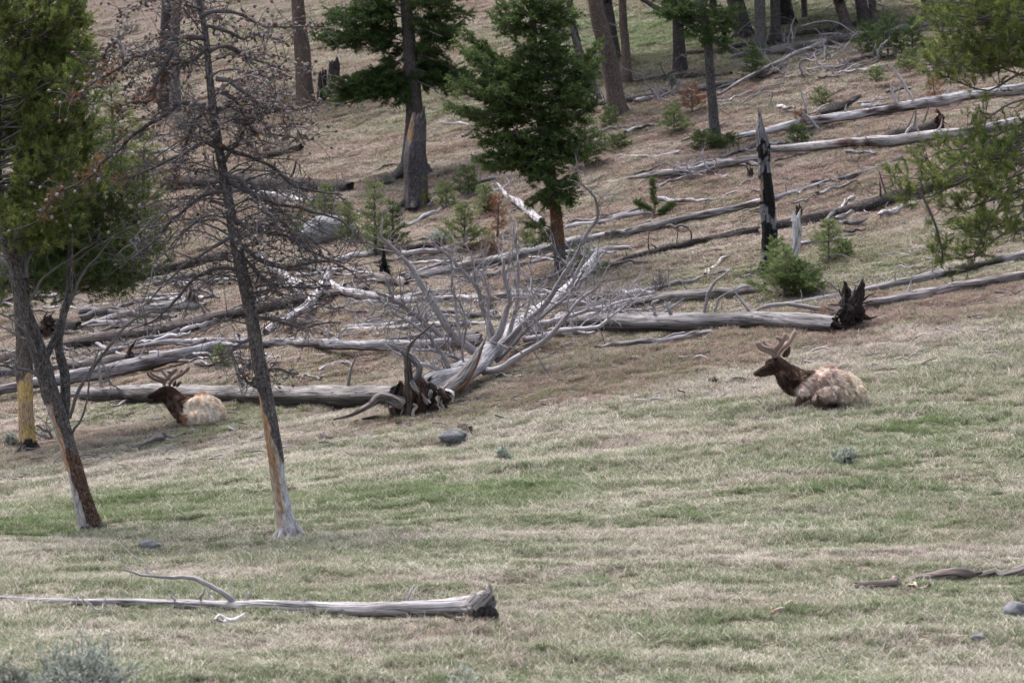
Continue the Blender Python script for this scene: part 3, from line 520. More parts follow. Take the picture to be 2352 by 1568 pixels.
log('thin_log', 'short grey pole lying up the slope left of the pale boulder', [(1064, 315, 4), (1139, 276, 5)], GREYB); log('thin_log', 'thin white crooked branch left of the pale boulder', [(1005, 286, 2.5), (1045, 285, 3), (1078, 288, 2.5)], PALE)
log('thin_log', 'curved thin branch touching the left foot of the broken stump', [(850, 400, 2.5), (880, 386, 3), (920, 378, 3)], GREYB); log('thin_log', 'little grey branch lying right of the broken stump', [(978, 403, 2.5), (1031, 386, 2.5)], SILV, branches=[([(1000, 395, 1.6), (1015, 402, 1.4), (1050, 398, 1)], 0, 2)])
log('thin_log', 'thin white branch with twigs on open slope left of the upper pole stack', [(1425, 358, 2.5), (1490, 362, 3), (1560, 352, 3.5)], PALE, stubs=4)
log('fallen_log', 'dark rough bark log at mid right leading to the charred snag', [(1400, 610, 6), (1470, 590, 9), (1573, 563, 10), (1660, 545, 9), (1740, 530, 9)], DARK, M_BARK, rough=.3, stubs=5)
log('fallen_log', 'dark bark log continuing right of the charred snag under pine boughs', [(1775, 522, 11), (1850, 508, 14), (1960, 480, 17), (2060, 455, 15), (2200, 415, 12), (2370, 370, 12)], (.085, .07, .068), M_BARK, rough=.2, stubs=4)
log('bleached_branch', 'pale limb propped against the dark bark log right of the white snag', [(1895, 521, 4), (1925, 496, 5), (1958, 468, 5)], PALE, cat='branch', lift=.15); log('bleached_branch', 'longer pale limb resting beside the dark bark log under the pine boughs', [(1921, 511, 5), (1985, 482, 5), (2052, 455, 5)], (.4, .37, .37), cat='branch', lift=.1)
log('fallen_log', 'thin grey log segment right of the charred snag on tan grass', [(1778, 459, 7), (1830, 440, 7), (1881, 426, 5)], SILV, jag=(.1, .3)); log('fallen_log', 'thin grey log higher up following the segment right of the charred snag', [(1884, 431, 5), (1960, 405, 6), (2069, 366, 4)], GREYB)
log('fallen_log', 'long white barkless log with upright limbs near the top right', [(1683, 327, 6), (1770, 311, 9), (1858, 291, 10), (2005, 266, 11), (2130, 247, 12), (2240, 230, 12), (2352, 213, 12), (2420, 200, 12)], PALE, sides=16, stubs=7, lift=.15, colfn=None,
    branches=[([(2109, 250, 3.5), (2080, 200, 3), (2049, 151, 1.5)], -.2, 2), ([(2070, 253, 4), (2052, 220, 3.5), (2046, 188, 2)], -.1, 1), ([(1911, 332, 3), (1880, 295, 4), (1841, 255, 2.5)], -.3, 1), ([(1858, 290, 3), (1848, 235, 2.5), (1831, 185, 1.2)], -.1, 3), ([(1845, 295, 3), (1844, 272, 3), (1838, 250, 2)], 0), ([(2200, 240, 2), (2225, 220, 2), (2245, 196, 1)], -.2, 2), ([(1725, 318, 2), (1715, 305, 1.6), (1722, 290, 1)], 0), ([(1878, 288, 2), (1876, 270, 2), (1884, 262, 1)], 0)])
log('fallen_log', 'white barkless log with peeling brown bark below the top right one', [(1775, 349, 8), (1850, 346, 9), (1930, 338, 11), (2030, 332, 12), (2120, 321, 12), (2210, 311, 11), (2290, 297, 10), (2400, 278, 10)], (.42, .39, .39), sides=16, stubs=5, rough=.14, lift=.1, colfn=rotfn((.18, .12, .1), .30, .36), branches=[([(2072, 318, 3), (2085, 300, 3), (2096, 286, 2)], -.1), ([(2020, 330, 2), (2000, 322, 2), (1985, 312, 1)], -.1)])
log('fallen_log', 'brown log with an upturned root behind the second white log', [(2000, 325, 6), (2060, 310, 10), (2110, 298, 13), (2150, 288, 15)], BROWN, M_BARK, roots=root_plate(2158, 280, 22, (.06, .035, .028), 14, [[(2150, 275, 5), (2160, 262, 3), (2150, 252, 1.5)]]))
log('rotten_log', 'dark decayed log with an orange end above the first white log', [(1805, 298, 6), (1850, 280, 9), (1900, 258, 11), (1940, 243, 10), (1972, 222, 6)], DARK, M_BARK, rough=.3, colfn=rotfn((.28, .11, .04), -1, .3))
log('fallen_log', 'rough grey log lying left of the charred snag on the tan slope', [(1395, 420, 3), (1500, 406, 7), (1600, 388, 9), (1740, 368, 9)], (.28, .26, .26), rough=.2, stubs=3); log('fallen_log', 'split grey branchy log above the rough grey one beside the snag', [(1560, 400, 4), (1620, 375, 5), (1690, 368, 5), (1745, 385, 6)], GREYB, rough=.2, stubs=5)
log('fallen_log', 'dark split trunk meeting the charred snag from the left', [(1655, 365, 4), (1700, 348, 7), (1745, 335, 8)], BROWN, rough=.2)
# --- top right pile
log('fallen_log', 'big bark covered log along the top right below the standing trunks', [(1685, 134, 9), (1780, 118, 12), (1868, 104, 13), (1960, 90, 12), (2035, 76, 11), (2120, 58, 10), (2200, 40, 9)], (.19, .175, .175), M_BARK, rough=.12, stubs=6)
log('fallen_log', 'slim pale log slanting steeply through the top right branch pile', [(1650, 237, 3), (1715, 200, 4), (1784, 164, 5), (1840, 138, 5), (1895, 116, 5)], (.27, .25, .25), stubs=8, lift=.3)
log('fallen_log', 'grey log running right from the foot of the leaning bark trunk', [(1370, 241, 9), (1450, 230, 9), (1570, 212, 8), (1690, 190, 7)], (.17, .155, .15), M_BARK, stubs=6, branches=[([(1540, 216, 3), (1525, 205, 3), (1535, 226, 2)], -.1)])
log('fallen_log', 'dark straight log behind the foot of the leaning bark trunk', [(1451, 188, 6), (1573, 178, 7), (1680, 172, 5)], DARK, M_BARK); log('fallen_log', 'broken grey log end right of the middle fir crown', [(1300, 272, 6), (1345, 258, 7), (1368, 248, 7)], GREYB, M_BARK, rough=.2)
log('fallen_log', 'thin dark log crossing behind the top right standing trunks', [(1580, 125, 4), (1680, 112, 5), (1790, 95, 6)], DARK, M_BARK)
log('fallen_log', 'thick short log above the branch pile left of the top right saplings', [(1810, 85, 5), (1900, 72, 7), (1965, 60, 7)], (.07, .06, .055), M_BARK)
log('fallen_log', 'brown rough log at the right end of the top right pile', [(1905, 165, 6), (1960, 142, 10), (2010, 128, 9)], BROWN, M_BARK, rough=.25)
def branch_pile():
    r = np.random.RandomState(12); g = G(1800, 190); t = thing('dead_treetop', 'tangle of bare grey branches from a dead treetop in the top right pile', 'branches', g)
    L = [[(1730, 160, 2), (1760, 158, 3), (1790, 170, 3), (1830, 190, 3), (1880, 185, 2)], [(1740, 110, 2), (1770, 150, 2.5), (1800, 180, 2)], [(1860, 110, 3), (1900, 130, 4), (1930, 150, 3), (1990, 170, 1.5)], [(1910, 95, 3), (1940, 110, 3), (1958, 130, 3), (1955, 148, 2)], [(1880, 80, 2), (1940, 80, 3), (1975, 110, 3), (1980, 150, 2)], [(1700, 240, 2), (1740, 215, 2.5), (1775, 215, 2), (1765, 248, 1)], [(1720, 230, 2), (1760, 200, 2), (1800, 190, 2)],
         [(1850, 160, 2.5), (1890, 155, 2.5), (1940, 150, 2)], [(2015, 140, 2), (2020, 110, 2), (2038, 92, 1.5)], [(2020, 140, 1.5), (2015, 120, 2), (2025, 100, 1)], [(1820, 90, 2), (1818, 60, 1.6), (1826, 40, 1)], [(1808, 105, 2), (1815, 75, 2), (1822, 50, 1)], [(1700, 90, 2.5), (1730, 110, 3), (1780, 120, 3)], [(1660, 240, 2), (1625, 262, 2), (1600, 285, 1.5)], [(1840, 60, 2), (1880, 50, 2), (1930, 55, 2), (1980, 90, 2)]]
    for q in L:
        gg = G(q[0][0], q[0][1] + 20); p, w = air_path(q, min(g[1] + 6, gg[1]), r.randn() * .4); mb = MB(); c, rr = tube(mb, p, w * .8, 6, None, np.array(SILV) * (.6 + .6 * r.rand()), .15, rs=r, bend=.03)
        twig_out(mb, c, rr, 4, .7, r, np.array(SILV) * .7, up=.2); mb.build('branch', M_LIMB, t, g)
branch_pile()
LM0 = [(955, 460, 'broken grey stump'), (1280, 480, 'middle fir trunk'), (1760, 450, 'charred snag'), (1645, 330, 'slope fir foot'), (1182, 281, 'pale boulder'), (1500, 480, 'pine sapling'), (1905, 575, 'small slope fir'), (1790, 640, 'bushy young fir'), (945, 940, 'silver tree root plate'), (1320, 650, 'silver tree top'), (1955, 715, 'upturned root'), (1514, 650, 'bare grey shrub'), (1142, 530, 'orange dead sapling'), (862, 560, 'dark young fir'), (600, 860, 'dead pine trunk'), (740, 690, 'forked white snag'), (640, 630, 'fat white log'), (1345, 360, 'bright sapling thicket'), (1066, 560, 'round green sapling'), (1420, 255, 'leaning bark trunk'), (752, 528, 'large grey boulder'), (1600, 740, 'thick twisted log'), (1400, 590, 'dark bark log'), (2050, 340, 'second white log'), (2000, 265, 'first white log'), (1100, 740, 'grey logs behind the silver tree'), (1150, 870, 'silver trunk'), (880, 620, 'charred stump end'), (440, 690, 'log with the splintered end'), (300, 810, 'charred hollow root end'), (112, 745, 'blackened left log'), (380, 835, 'long silver log'), (1100, 430, 'loose sapling group'), (1640, 610, 'broken pale pole'), (2080, 590, 'curved dark limb'), (1560, 400, 'branchy grey log'), (1240, 510, 'smooth white log')]
def brush(label, u, v, w, h, n, seed, col=SILV):
    r = np.random.RandomState(seed); g = G(u, v + h / 2); t = thing('brush_heap', label, 'branches', g)
    for i in range(n):
        a = u + (r.rand() - .5) * w; b = v + (r.rand() - .3) * h; an = r.randn() * .7 + (3.14 if r.rand() < .5 else 0); L = 30 + 50 * r.rand(); q = [(a, b, 3.2)]; wv = r.randn() * .25
        for s in range(4): an += wv + r.randn() * .12; q.append((q[-1][0] + math.cos(an) * L / 4, q[-1][1] - abs(math.sin(an)) * L / 5, q[-1][2] * .75))
        gg = G(a, b + 6); p, ww = air_path(q, gg[1], r.randn() * .5); mb = MB(); c, rr = tube(mb, p, ww * (.5 + .6 * r.rand()), 6, None, np.array(col) * (.6 + .6 * r.rand()), .12, rs=r, bend=.03); twig_out(mb, c, rr, 6, .55, r, np.array(col) * .75, up=.3); mb.build('branch', M_LIMB, t, g)
brush('heap of dead grey branches beside the large boulder behind the dead pine', 690, 455, 230, 60, 26, 5, GREYB)
brush('low heap of broken grey branches right of the silver tree', 1450, 690, 220, 60, 22, 6)
brush('bleached branches strewn left of the silver tree between the logs', 880, 735, 260, 90, 24, 7)
brush('dead branches heaped around the upper grey logs below the slope fir', 1610, 385, 160, 30, 12, 8)
brush('wide tangle of grey branches over the top right logs', 1860, 130, 240, 70, 30, 14)
brush('grey branches scattered about the foot of the leaning bark trunk', 1520, 215, 220, 40, 12, 15)
brush('grey branches caught under the left silver log by the stripped pine', 60, 860, 180, 50, 8, 9)
brush('brown grey branches lying behind the left elk between two logs', 250, 780, 260, 110, 22, 10, GREYB)
rd = np.random.RandomState(17)
DF = []
for i in range(175):
    if i < 70: u = -30 + 560 * rd.rand(); v = 640 + 230 * rd.rand(); sl = -.10; ln = 110
    elif i < 125: u = 560 + 900 * rd.rand(); v = 590 + 200 * rd.rand(); sl = -.08; ln = 110
    else: u = 1250 + 900 * rd.rand(); v = 150 + 420 * rd.rand(); sl = -.2; ln = 70
    L = ln * (.5 + 1.1 * rd.rand()); a = sl + rd.randn() * .16; w = (2.4 + 5.5 * rd.rand() ** 1.5) * (1 if v > 500 else .8); pale = rd.rand() > .35
    lm = min(LM0, key=lambda q: (q[0] - u - L / 2) ** 2 + (2 * (q[1] - v)) ** 2); rel = 'left of' if u + L / 2 < lm[0] - 30 else 'right of' if u + L / 2 > lm[0] + 30 else 'above' if v < lm[1] else 'below'
    lb = '%s %s deadfall pole lying %s the %s' % ('long' if L > ln else 'short' if L < ln * .75 else 'mid length', ('pale' if pale else 'brownish') + (' thick' if w > 4 else ' thin'), rel, lm[2])
    if lb in DF: continue
    DF.append(lb); cl = np.array(PALE if pale else GREYB) * (.65 + .5 * rd.rand())
    log('deadfall_pole', lb, [(u, v, w), (u + L * .5, v + a * L * .5 + rd.randn() * 2, w * .9), (u + L, v + a * L, w * .6)], cl, cat='log', stubs=int(3 * rd.rand() + L / 60), group='deadfall poles between the bigger logs', sides=11, lift=.02 + .12 * rd.rand())
# --- right of the silver tree
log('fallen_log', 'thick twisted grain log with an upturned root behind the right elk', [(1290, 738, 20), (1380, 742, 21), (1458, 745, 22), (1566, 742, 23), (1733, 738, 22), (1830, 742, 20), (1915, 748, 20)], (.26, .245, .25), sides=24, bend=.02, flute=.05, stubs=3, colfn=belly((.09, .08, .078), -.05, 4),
    branches=[([(1738, 712, 3.5), (1760, 702, 4), (1830, 700, 5), (1880, 710, 5)], -.2), ([(1617, 718, 4), (1625, 680, 4), (1645, 645, 3.5), (1680, 618, 2)], -.3, 2), ([(1640, 716, 3), (1650, 690, 3), (1680, 668, 2), (1720, 655, 1.5)], -.2, 1), ([(1505, 725, 4), (1500, 695, 4), (1512, 690, 2)], -.1)],
    roots=root_plate(1955, 712, 54, (.045, .034, .032), 34, [[(1940, 700, 11), (1946, 675, 10), (1942, 655, 6), (1940, 648, 2)], [(1972, 700, 9), (1972, 670, 9), (1978, 655, 6), (1982, 645, 2)], [(1900, 742, 9), (1940, 758, 8), (1985, 756, 5)]]))
log('fallen_log', 'thin log with dark patches running up right behind the upturned root', [(1727, 716, 6), (1830, 696, 7), (1935, 676, 8), (2060, 654, 9), (2163, 632, 10), (2260, 608, 11), (2400, 575, 10)], (.27, .255, .26), stubs=6, rough=.15, colfn=rotfn(DARK, .66, .85), branches=[([(1935, 672, 2.5), (1912, 655, 2), (1893, 638, 1.5)], 0), ([(2270, 600, 2), (2255, 612, 2), (2258, 632, 1.5)], -.1)])
log('fallen_log', 'smooth grey brown log leaving the upturned root for the right edge', [(1990, 699, 12), (2090, 682, 12), (2187, 664, 12), (2280, 647, 12), (2420, 622, 11)], (.24, .215, .215), sides=16, stubs=2)
log('fallen_log', 'wide flat weathered log ending at the bushy young conifers', [(1323, 714, 8), (1440, 700, 12), (1566, 683, 14), (1680, 671, 15), (1755, 664, 14)], (.22, .20, .195), sides=16, rough=.14, stubs=4, colfn=None)
log('fallen_log', 'slim grey log higher and behind the wide flat weathered one', [(1480, 670, 5), (1570, 650, 6), (1680, 624, 4)], SILV, stubs=2)
log('thin_log', 'low grey pole on the grass under the thick twisted log', [(1374, 800, 5), (1480, 787, 6), (1573, 777, 6), (1628, 767, 5)], SILV, branches=[([(1500, 785, 3), (1530, 775, 3), (1570, 762, 2)], -.1), ([(1560, 778, 2), (1590, 765, 2), (1620, 760, 1.4)], 0)])
log('thin_log', 'curved dark limb lying over the right pine bough gap', [(2012, 584, 2), (2080, 588, 2.2), (2150, 601, 2)], SILV); log('thin_log', 'thin pole on the slope left of the charred snag foot', [(1566, 594, 2), (1620, 580, 2.5), (1700, 577, 2.5), (1748, 578, 2)], (.3, .27, .26))
log('bleached_branch', 'short broken pale pole left below the charred snag', [(1622, 632, 6), (1640, 612, 4), (1680, 583, 3)], (.42, .38, .34), cat='branch')
log('thin_log', 'arched pale branch in the gap between silver logs above the left elk', [(735, 852, 3), (765, 838, 4), (800, 838, 4), (815, 845, 3)], SILV); log('thin_log', 'crooked pale branch below the thick log left of the root plate', [(650, 872, 3), (690, 865, 3), (735, 870, 3)], SILV)
# --- loose sticks over the slope
r0 = np.random.RandomState(91)
LM = LM0
for i in range(110):
    u = 600 + 1500 * r0.rand(); v = 300 + 440 * r0.rand()
    if i > 85: u = 130 + 480 * r0.rand(); v = 640 + 220 * r0.rand()
    if i % 3 == 0: u = 430 + 900 * r0.rand(); v = 690 + 160 * r0.rand()
    L = 15 + 45 * r0.rand(); a = -.25 + r0.randn() * .5; du, dv = math.cos(a) * L, math.sin(a) * L * .5
    tr = .6 + .8 * r0.rand(); lmk = min(LM, key=lambda q: (q[0] - u) ** 2 + (2 * (q[1] - v)) ** 2); rel = ('left of' if u < lmk[0] - 30 else 'right of' if u > lmk[0] + 30 else 'above' if v < lmk[1] else 'below')
    tone = r0.rand() > .5; lbl = '%s %s stick lying loose %s the %s' % ('long' if L > 38 else 'short' if L < 26 else 'slim', 'pale' if tone else 'dark grey', rel, lmk[2])
    log('fallen_stick', lbl, [(u, v, 1.2 * tr), (u + du * .5, v + dv * .5 + r0.randn() * 3, 1.6 * tr), (u + du, v + dv, 1.0 * tr)], np.array(SILV) * ((1.1 if tone else .6) + .25 * r0.rand()), M_LIMB, cat='stick', group='loose sticks on the slope', sides=6, jag=(.02, .02), lift=.03)
# ------------------------------------------------------------------ silver fallen tree with radiating branches
def silver_tree():
    r = np.random.RandomState(21); base = G(945, 960); t = thing('uprooted_tree', 'big silver uprooted tree with radiating bare branches and a dark root plate in the middle', 'fallen tree', base)
    pts = [(950, 905, 24), (985, 890, 31), (1040, 868, 27), (1090, 838, 24), (1150, 788, 21), (1210, 738, 19), (1265, 695, 16), (1320, 650, 12), (1352, 610, 9), (1375, 580, 5)]
    D = [56.2, 56.6, 57.3, 58.5, 60.5, 62.6, 64.8, 67, 68.5, 69.8]; c = np.array([P(p[0], p[1], d) for p, d in zip(pts, D)])
    rr = np.array([p[2] / F * d for p, d in zip(pts, D)]); mb = MB()
    for p, w in zip(c, rr): p[2] = max(p[2], float(hgt(p[0], p[1])) + w * .6)
    cc, r2 = tube(mb, c, rr, 24, None, (.40, .385, .405), .16, (.2, .05), rs=r, bend=.03, flute=.03); mb.build('trunk', M_SILVER, t, base)
    pr = np.stack([CX + cc[:, 0] / cc[:, 1] * F, CY - cc[:, 2] / cc[:, 1] * F], -1)
    B = [([(1130, 850, 11), (1085, 805, 12), (1045, 772, 11), (1010, 720, 10), (985, 685, 9), (945, 620, 7.5), (920, 590, 6), (895, 560, 4.5), (877, 540, 3), (880, 505, 1.5)], -3, 8), ([(1010, 770, 8), (965, 730, 8), (925, 705, 7), (890, 680, 5), (865, 670, 4)], -2, 8),
         ([(1130, 780, 9), (1125, 750, 8), (1108, 700, 7), (1095, 660, 6), (1055, 620, 5.5), (1030, 585, 5), (1010, 570, 4), (995, 555, 2)], -2.5, 8), ([(1120, 800, 13), (1150, 760, 10), (1165, 710, 8), (1170, 690, 7), (1160, 640, 6), (1158, 592, 4)], -2, 4), ([(1110, 830, 5), (1065, 785, 4.5), (1045, 700, 4), (1040, 650, 3.5), (1038, 600, 3), (1030, 565, 1.5)], -3, 5),
         ([(1160, 800, 9), (1175, 740, 7), (1190, 690, 6), (1190, 620, 5), (1185, 570, 4), (1182, 520, 2)], -2.5, 8), ([(1150, 800, 8), (1200, 745, 8), (1250, 700, 8), (1290, 640, 7), (1325, 590, 6.5), (1345, 540, 5.5), (1370, 500, 4.5), (1368, 460, 4), (1352, 435, 3), (1330, 420, 1.5)], -4, 10),
         ([(1110, 852, 12), (1150, 845, 10), (1190, 820, 9), (1240, 790, 8), (1265, 770, 7.5), (1330, 690, 5), (1370, 660, 3), (1400, 610, 2)], -3.5, 8), ([(1205, 780, 10), (1260, 770, 8), (1310, 755, 7), (1370, 750, 5.5), (1410, 725, 4), (1440, 700, 2)], -3, 8), ([(1230, 745, 8), (1290, 730, 7), (1330, 720, 6), (1390, 705, 5), (1430, 690, 3.5), (1500, 680, 2)], -2, 6),
         ([(1265, 700, 6), (1320, 690, 5), (1350, 700, 4), (1400, 705, 4), (1450, 690, 3), (1490, 660, 2)], -1.5, 6), ([(1130, 830, 6), (1080, 838, 6), (1040, 820, 5.5), (990, 805, 5), (940, 800, 4), (885, 790, 2)], -2, 8), ([(1035, 855, 7), (1020, 820, 7), (1000, 790, 6), (975, 765, 5), (935, 735, 4), (900, 715, 3)], -1.5, 7),
         ([(1045, 865, 5), (1010, 852, 5), (985, 838, 5), (950, 830, 4), (915, 815, 3), (885, 790, 2)], -1, 6), ([(1140, 830, 6), (1180, 790, 5), (1230, 740, 4.5), (1270, 705, 4), (1320, 660, 3), (1350, 610, 2)], -3, 6), ([(1290, 680, 5), (1318, 640, 5), (1338, 600, 4), (1345, 560, 2.5)], -1, 6), ([(1320, 655, 4), (1360, 620, 4), (1380, 590, 3), (1395, 570, 1.5)], 1, 5),
         ([(1225, 770, 4), (1230, 800, 3.5), (1222, 830, 3), (1228, 850, 1.5)], -1.5, 1), ([(1260, 775, 4), (1285, 790, 3.5), (1300, 815, 2)], -1, 1), ([(1075, 850, 4), (1062, 820, 4), (1068, 780, 3.5), (1065, 720, 3), (1040, 670, 2.5), (1042, 620, 1.5)], -2, 4), ([(1300, 690, 3.5), (1340, 735, 3), (1380, 765, 3), (1410, 770, 1.5)], -1.5, 3),
         ([(1130, 800, 5), (1118, 740, 4.5), (1125, 690, 4), (1120, 660, 3), (1105, 620, 2)], -1.5, 4), ([(1200, 750, 5), (1215, 700, 4), (1222, 640, 3), (1215, 600, 1.5)], -1.2, 5), ([(1100, 855, 6), (1050, 850, 5), (1000, 845, 5), (960, 840, 4), (930, 850, 2)], -.8, 4)]
    for q, dD, n in B:
        j = int(np.argmin(((pr - np.array(q[0][:2])) ** 2).sum(1))); p, w = air_path(q, cc[j][1], dD * .7)
        for a, ww in zip(p, w): a[2] = max(a[2], float(hgt(a[0], a[1])) + ww)
        m2 = MB(); cl = np.array((.33, .315, .335)) * (.7 + .45 * r.rand()); bc, bw = tube(m2, p, w * .8, 9, None, cl, .12, rs=r, bend=.03)
        twig_out(m2, bc, bw, n * 2 + 4, .95, r, cl * .8, .2, .5, 3); m2.build('branch', M_LIMB, t, base)
    # splintered slab with an orange heart
    m2 = MB(); q = [(985, 930, 22), (1020, 900, 19), (1060, 868, 17), (1085, 835, 12), (1100, 805, 7), (1112, 782, 2)]; p, w = air_path(q, 56, 1.0)
    tube(m2, p, w, 18, None, (.2, .18, .175), .15, (.1, .2), rs=r, flute=.08, colfn=lambda th, s, V, c0: np.where((((np.abs((th - 1.1 + np.pi) % (2 * np.pi) - np.pi) < .75) & (s > .3) & (s < .95)))[:, None], np.array([[.30, .13, .045]]), c0)); m2.build('splintered_slab', M_SILVER, t, base)
    # root plate
    D0 = base[1] + .3; m2 = MB()
    R = [([(943, 962, 11), (940, 910, 12), (939, 870, 9), (937, 840, 7), (934, 820, 4.5), (945, 789, 2.6), (975, 760, 2.4), (996, 743, 1.4)], (.10, .08, .07)), ([(955, 958, 9), (950, 900, 9), (948, 872, 6)], (.16, .085, .05)), ([(948, 875, 9), (958, 860, 8), (962, 842, 8), (945, 820, 7), (930, 815, 5), (922, 806, 3)], GREYB), ([(966, 955, 11), (970, 915, 13), (968, 885, 9), (962, 872, 4)], (.06, .035, .028)), ([(930, 955, 12), (925, 920, 10), (922, 892, 10), (918, 876, 3)], (.10, .07, .055)),
         ([(985, 950, 10), (992, 920, 13), (990, 892, 9), (986, 882, 3)], DARK), ([(925, 930, 16), (905, 918, 12), (880, 912, 8), (868, 913, 7), (850, 930, 6), (825, 944, 5), (800, 955, 4), (768, 962, 2)], (.15, .13, .125)), ([(940, 960, 9), (918, 958, 9), (905, 950, 8), (900, 935, 9)], (.16, .13, .12)), ([(900, 955, 5), (890, 958, 4), (860, 958, 4), (835, 962, 2)], DARK),
         ([(968, 962, 4), (975, 935, 4.5), (986, 910, 5), (990, 898, 4)], (.40, .38, .39)), ([(950, 930, 5), (958, 935, 4), (948, 945, 4), (950, 962, 3)], (.3, .27, .25)), ([(920, 965, 4), (924, 948, 4), (930, 935, 4)], (.28, .26, .25)), ([(990, 940, 16), (1010, 920, 17), (1030, 905, 12)], DARK), ([(945, 875, 5), (955, 890, 6), (968, 905, 7), (985, 925, 6)], (.22, .2, .2)), ([(930, 968, 3), (945, 955, 3), (960, 950, 4), (970, 945, 4)], (.35, .3, .26)),
         ([(1010, 905, 5), (1028, 898, 4), (1040, 905, 4), (1038, 922, 2)], (.5, .48, .48)), ([(1005, 900, 3), (1022, 888, 3), (1030, 880, 2)], (.5, .48, .48)), ([(955, 850, 5), (975, 875, 5), (995, 900, 5)], (.16, .14, .13)), ([(905, 910, 4), (912, 890, 6), (918, 880, 2)], BLACK)]
    for k, (q, cl) in enumerate(R):
        p, w = air_path(q, D0 - .25 + .5 * ((k * 37) % 10) / 10 if len(q) < 7 else D0 - .1, -.15); m = np.asarray(cl)
        tube(m2, p, w, 13, None, m, .4, (.02, .05), rs=r, flute=.2)
    for i in range(70):
        u = 890 + 120; v = 890 + 65 * r.rand(); q = [(u, v, 3 + 5 * r.rand())]
        for s in range(3): q.append((q[-1][0] + r.randn() * 5, q[-1][1] + 9 + r.randn() * 4, q[-1][2] * .7))
        p, w = air_path(q, D0 - .3 + .3 * r.rand(), r.randn() * .15); tube(m2, p, w, 6, 9, [(.05, .032, .025), (.11, .07, .05), (.25, .22, .2)][i % 3], .25, rs=r)
    for (u, v, w, h, cl) in [(948, 925, 15, 38, (.075, .05, .04)), (970, 922, 16, 36, (.10, .06, .045)), (928, 930, 13, 32, (.055, .04, .034)), (990, 930, 15, 26, (.05, .037, .03)), (958, 900, 14, 40, (.13, .085, .06)), (1004, 925, 13, 20, (.045, .034, .03)), (912, 935, 10, 22, (.07, .05, .04)), (978, 895, 9, 24, (.06, .045, .038))]:
        q = [(u + r.randn() * 2, v + h, w), (u, v, w * 1.1), (u + r.randn() * 3, v - h * .6, w * .75), (u + r.randn() * 5, v - h, w * .35)]
        p, ww = air_path(q, D0 + .15, .05); tube(m2, p, ww, 16, 16, cl, .45, (.03, .12), rs=r, flute=.25)
    m2.build('root_plate', M_SILVER, t, base)
silver_tree()
# ------------------------------------------------------------------ foliage
def tufts(mb, Pn, Dn, L, nn, nl, w, colfn, r, mat=0, spread=.9):
    """many small needle sprays: Pn start points, Dn directions"""
    Pn = np.asarray(Pn); Dn = nrm(np.asarray(Dn)); T = len(Pn)
    if T == 0: return
    s = r.rand(T, nn, 1); st = Pn[:, None] + Dn[:, None] * (s * L * (.7 + .6 * r.rand(T, 1, 1))); nd_ = nrm(Dn[:, None] * .75 + nrm(r.randn(T, nn, 3)) * spread)
    tip = st + nd_ * nl * (.65 + .6 * r.rand(T, nn, 1)); side = nrm(np.cross(nd_, r.randn(T, nn, 3))) * w * .5
    V = np.stack([st - side, st + side, tip + side * .35, tip - side * .35], 2); c = colfn(T, r)[:, None, None, :] * (.75 + .5 * r.rand(T, nn, 1, 1)) * np.ones((1, 1, 4, 1)); n = T * nn
    f = np.arange(n * 4).reshape(n, 4); mb.add(V.reshape(-1, 3), f, c.reshape(-1, 3), None, mat)
def colset(a, b, c=None, pc=0):
    a = np.array(a); b = np.array(b)
    def fn(T, r):
        k = r.rand(T, 1) ** 1.1; o = a * (1 - k) + b * k
        if c is not None: m = r.rand(T) < pc; o[m] = np.array(c)
        return o
    return fn
FIRC = colset((.03, .06, .018), (.085, .135, .035)); FIRL = colset((.032, .062, .018), (.13, .185, .055)); PINEC = colset((.055, .085, .02), (.26, .31, .09), (.2, .12, .05), .01); SAPC = colset((.08, .115, .04), (.24, .30, .115)); DEADC = colset((.16, .075, .04), (.27, .13, .07))
def limb_foliage(mb, path, r, tw, sp, L, nn, nl, w, colfn, t0=.25, flat=.35, droop=-.1, bark=(.1, .09, .085), rbase=.02, mw=1):
    """a limb with side twigs, each carrying needle sprays"""
    c, rr = tube(mb, path, np.linspace(rbase, rbase * .3, len(path)), 6, max(6, len(path) * 3), bark, .1, rs=r, mat=mw); n = len(c); Pn = []; Dn = []
    Lt = np.linalg.norm(np.diff(c, axis=0), axis=1).sum()
    m = max(3, int(Lt / sp))
    for i in range(m):
        t = t0 + (1 - t0) * (i + r.rand()) / m; j = min(int(t * (n - 1)), n - 2); ax = nrm(c[j + 1] - c[j]); p = c[j] + (c[j + 1] - c[j]) * (t * (n - 1) - j)
        sd = nrm(np.cross(ax, [0, 0, 1.])) * (1 if r.rand() < .5 else -1); d = nrm(sd * (.8 + .3 * r.rand()) + ax * .7 + np.array([0, 0, flat * r.randn() + droop])); l = tw * (.35 + .65 * math.sin(math.pi * min(1, .2 + t * .75))) * (.6 + .7 * r.rand())
        tube(mb, [p, p + d * l * .5 + [0, 0, .02], p + d * l], [rbase * .3, rbase * .2, rbase * .1], 4, 3, bark, rs=r, mat=mw)
        k = max(2, int(l / (L * .55)))
        for q in range(k):
            s = (q + .6) / k; dd = nrm(d + r.randn(3) * .35 + ax * .2 + [0, 0, .12]); Pn.append(p + d * l * s); Dn.append(dd)
            if s > .3 and r.rand() < .8: Pn.append(p + d * l * s); Dn.append(nrm(np.cross(d, [0, 0, 1.]) * (1 if q % 2 else -1) * .8 + d * .6 + r.randn(3) * .25))
    tufts(mb, Pn, Dn, L, nn, nl, w, colfn, r, 0)
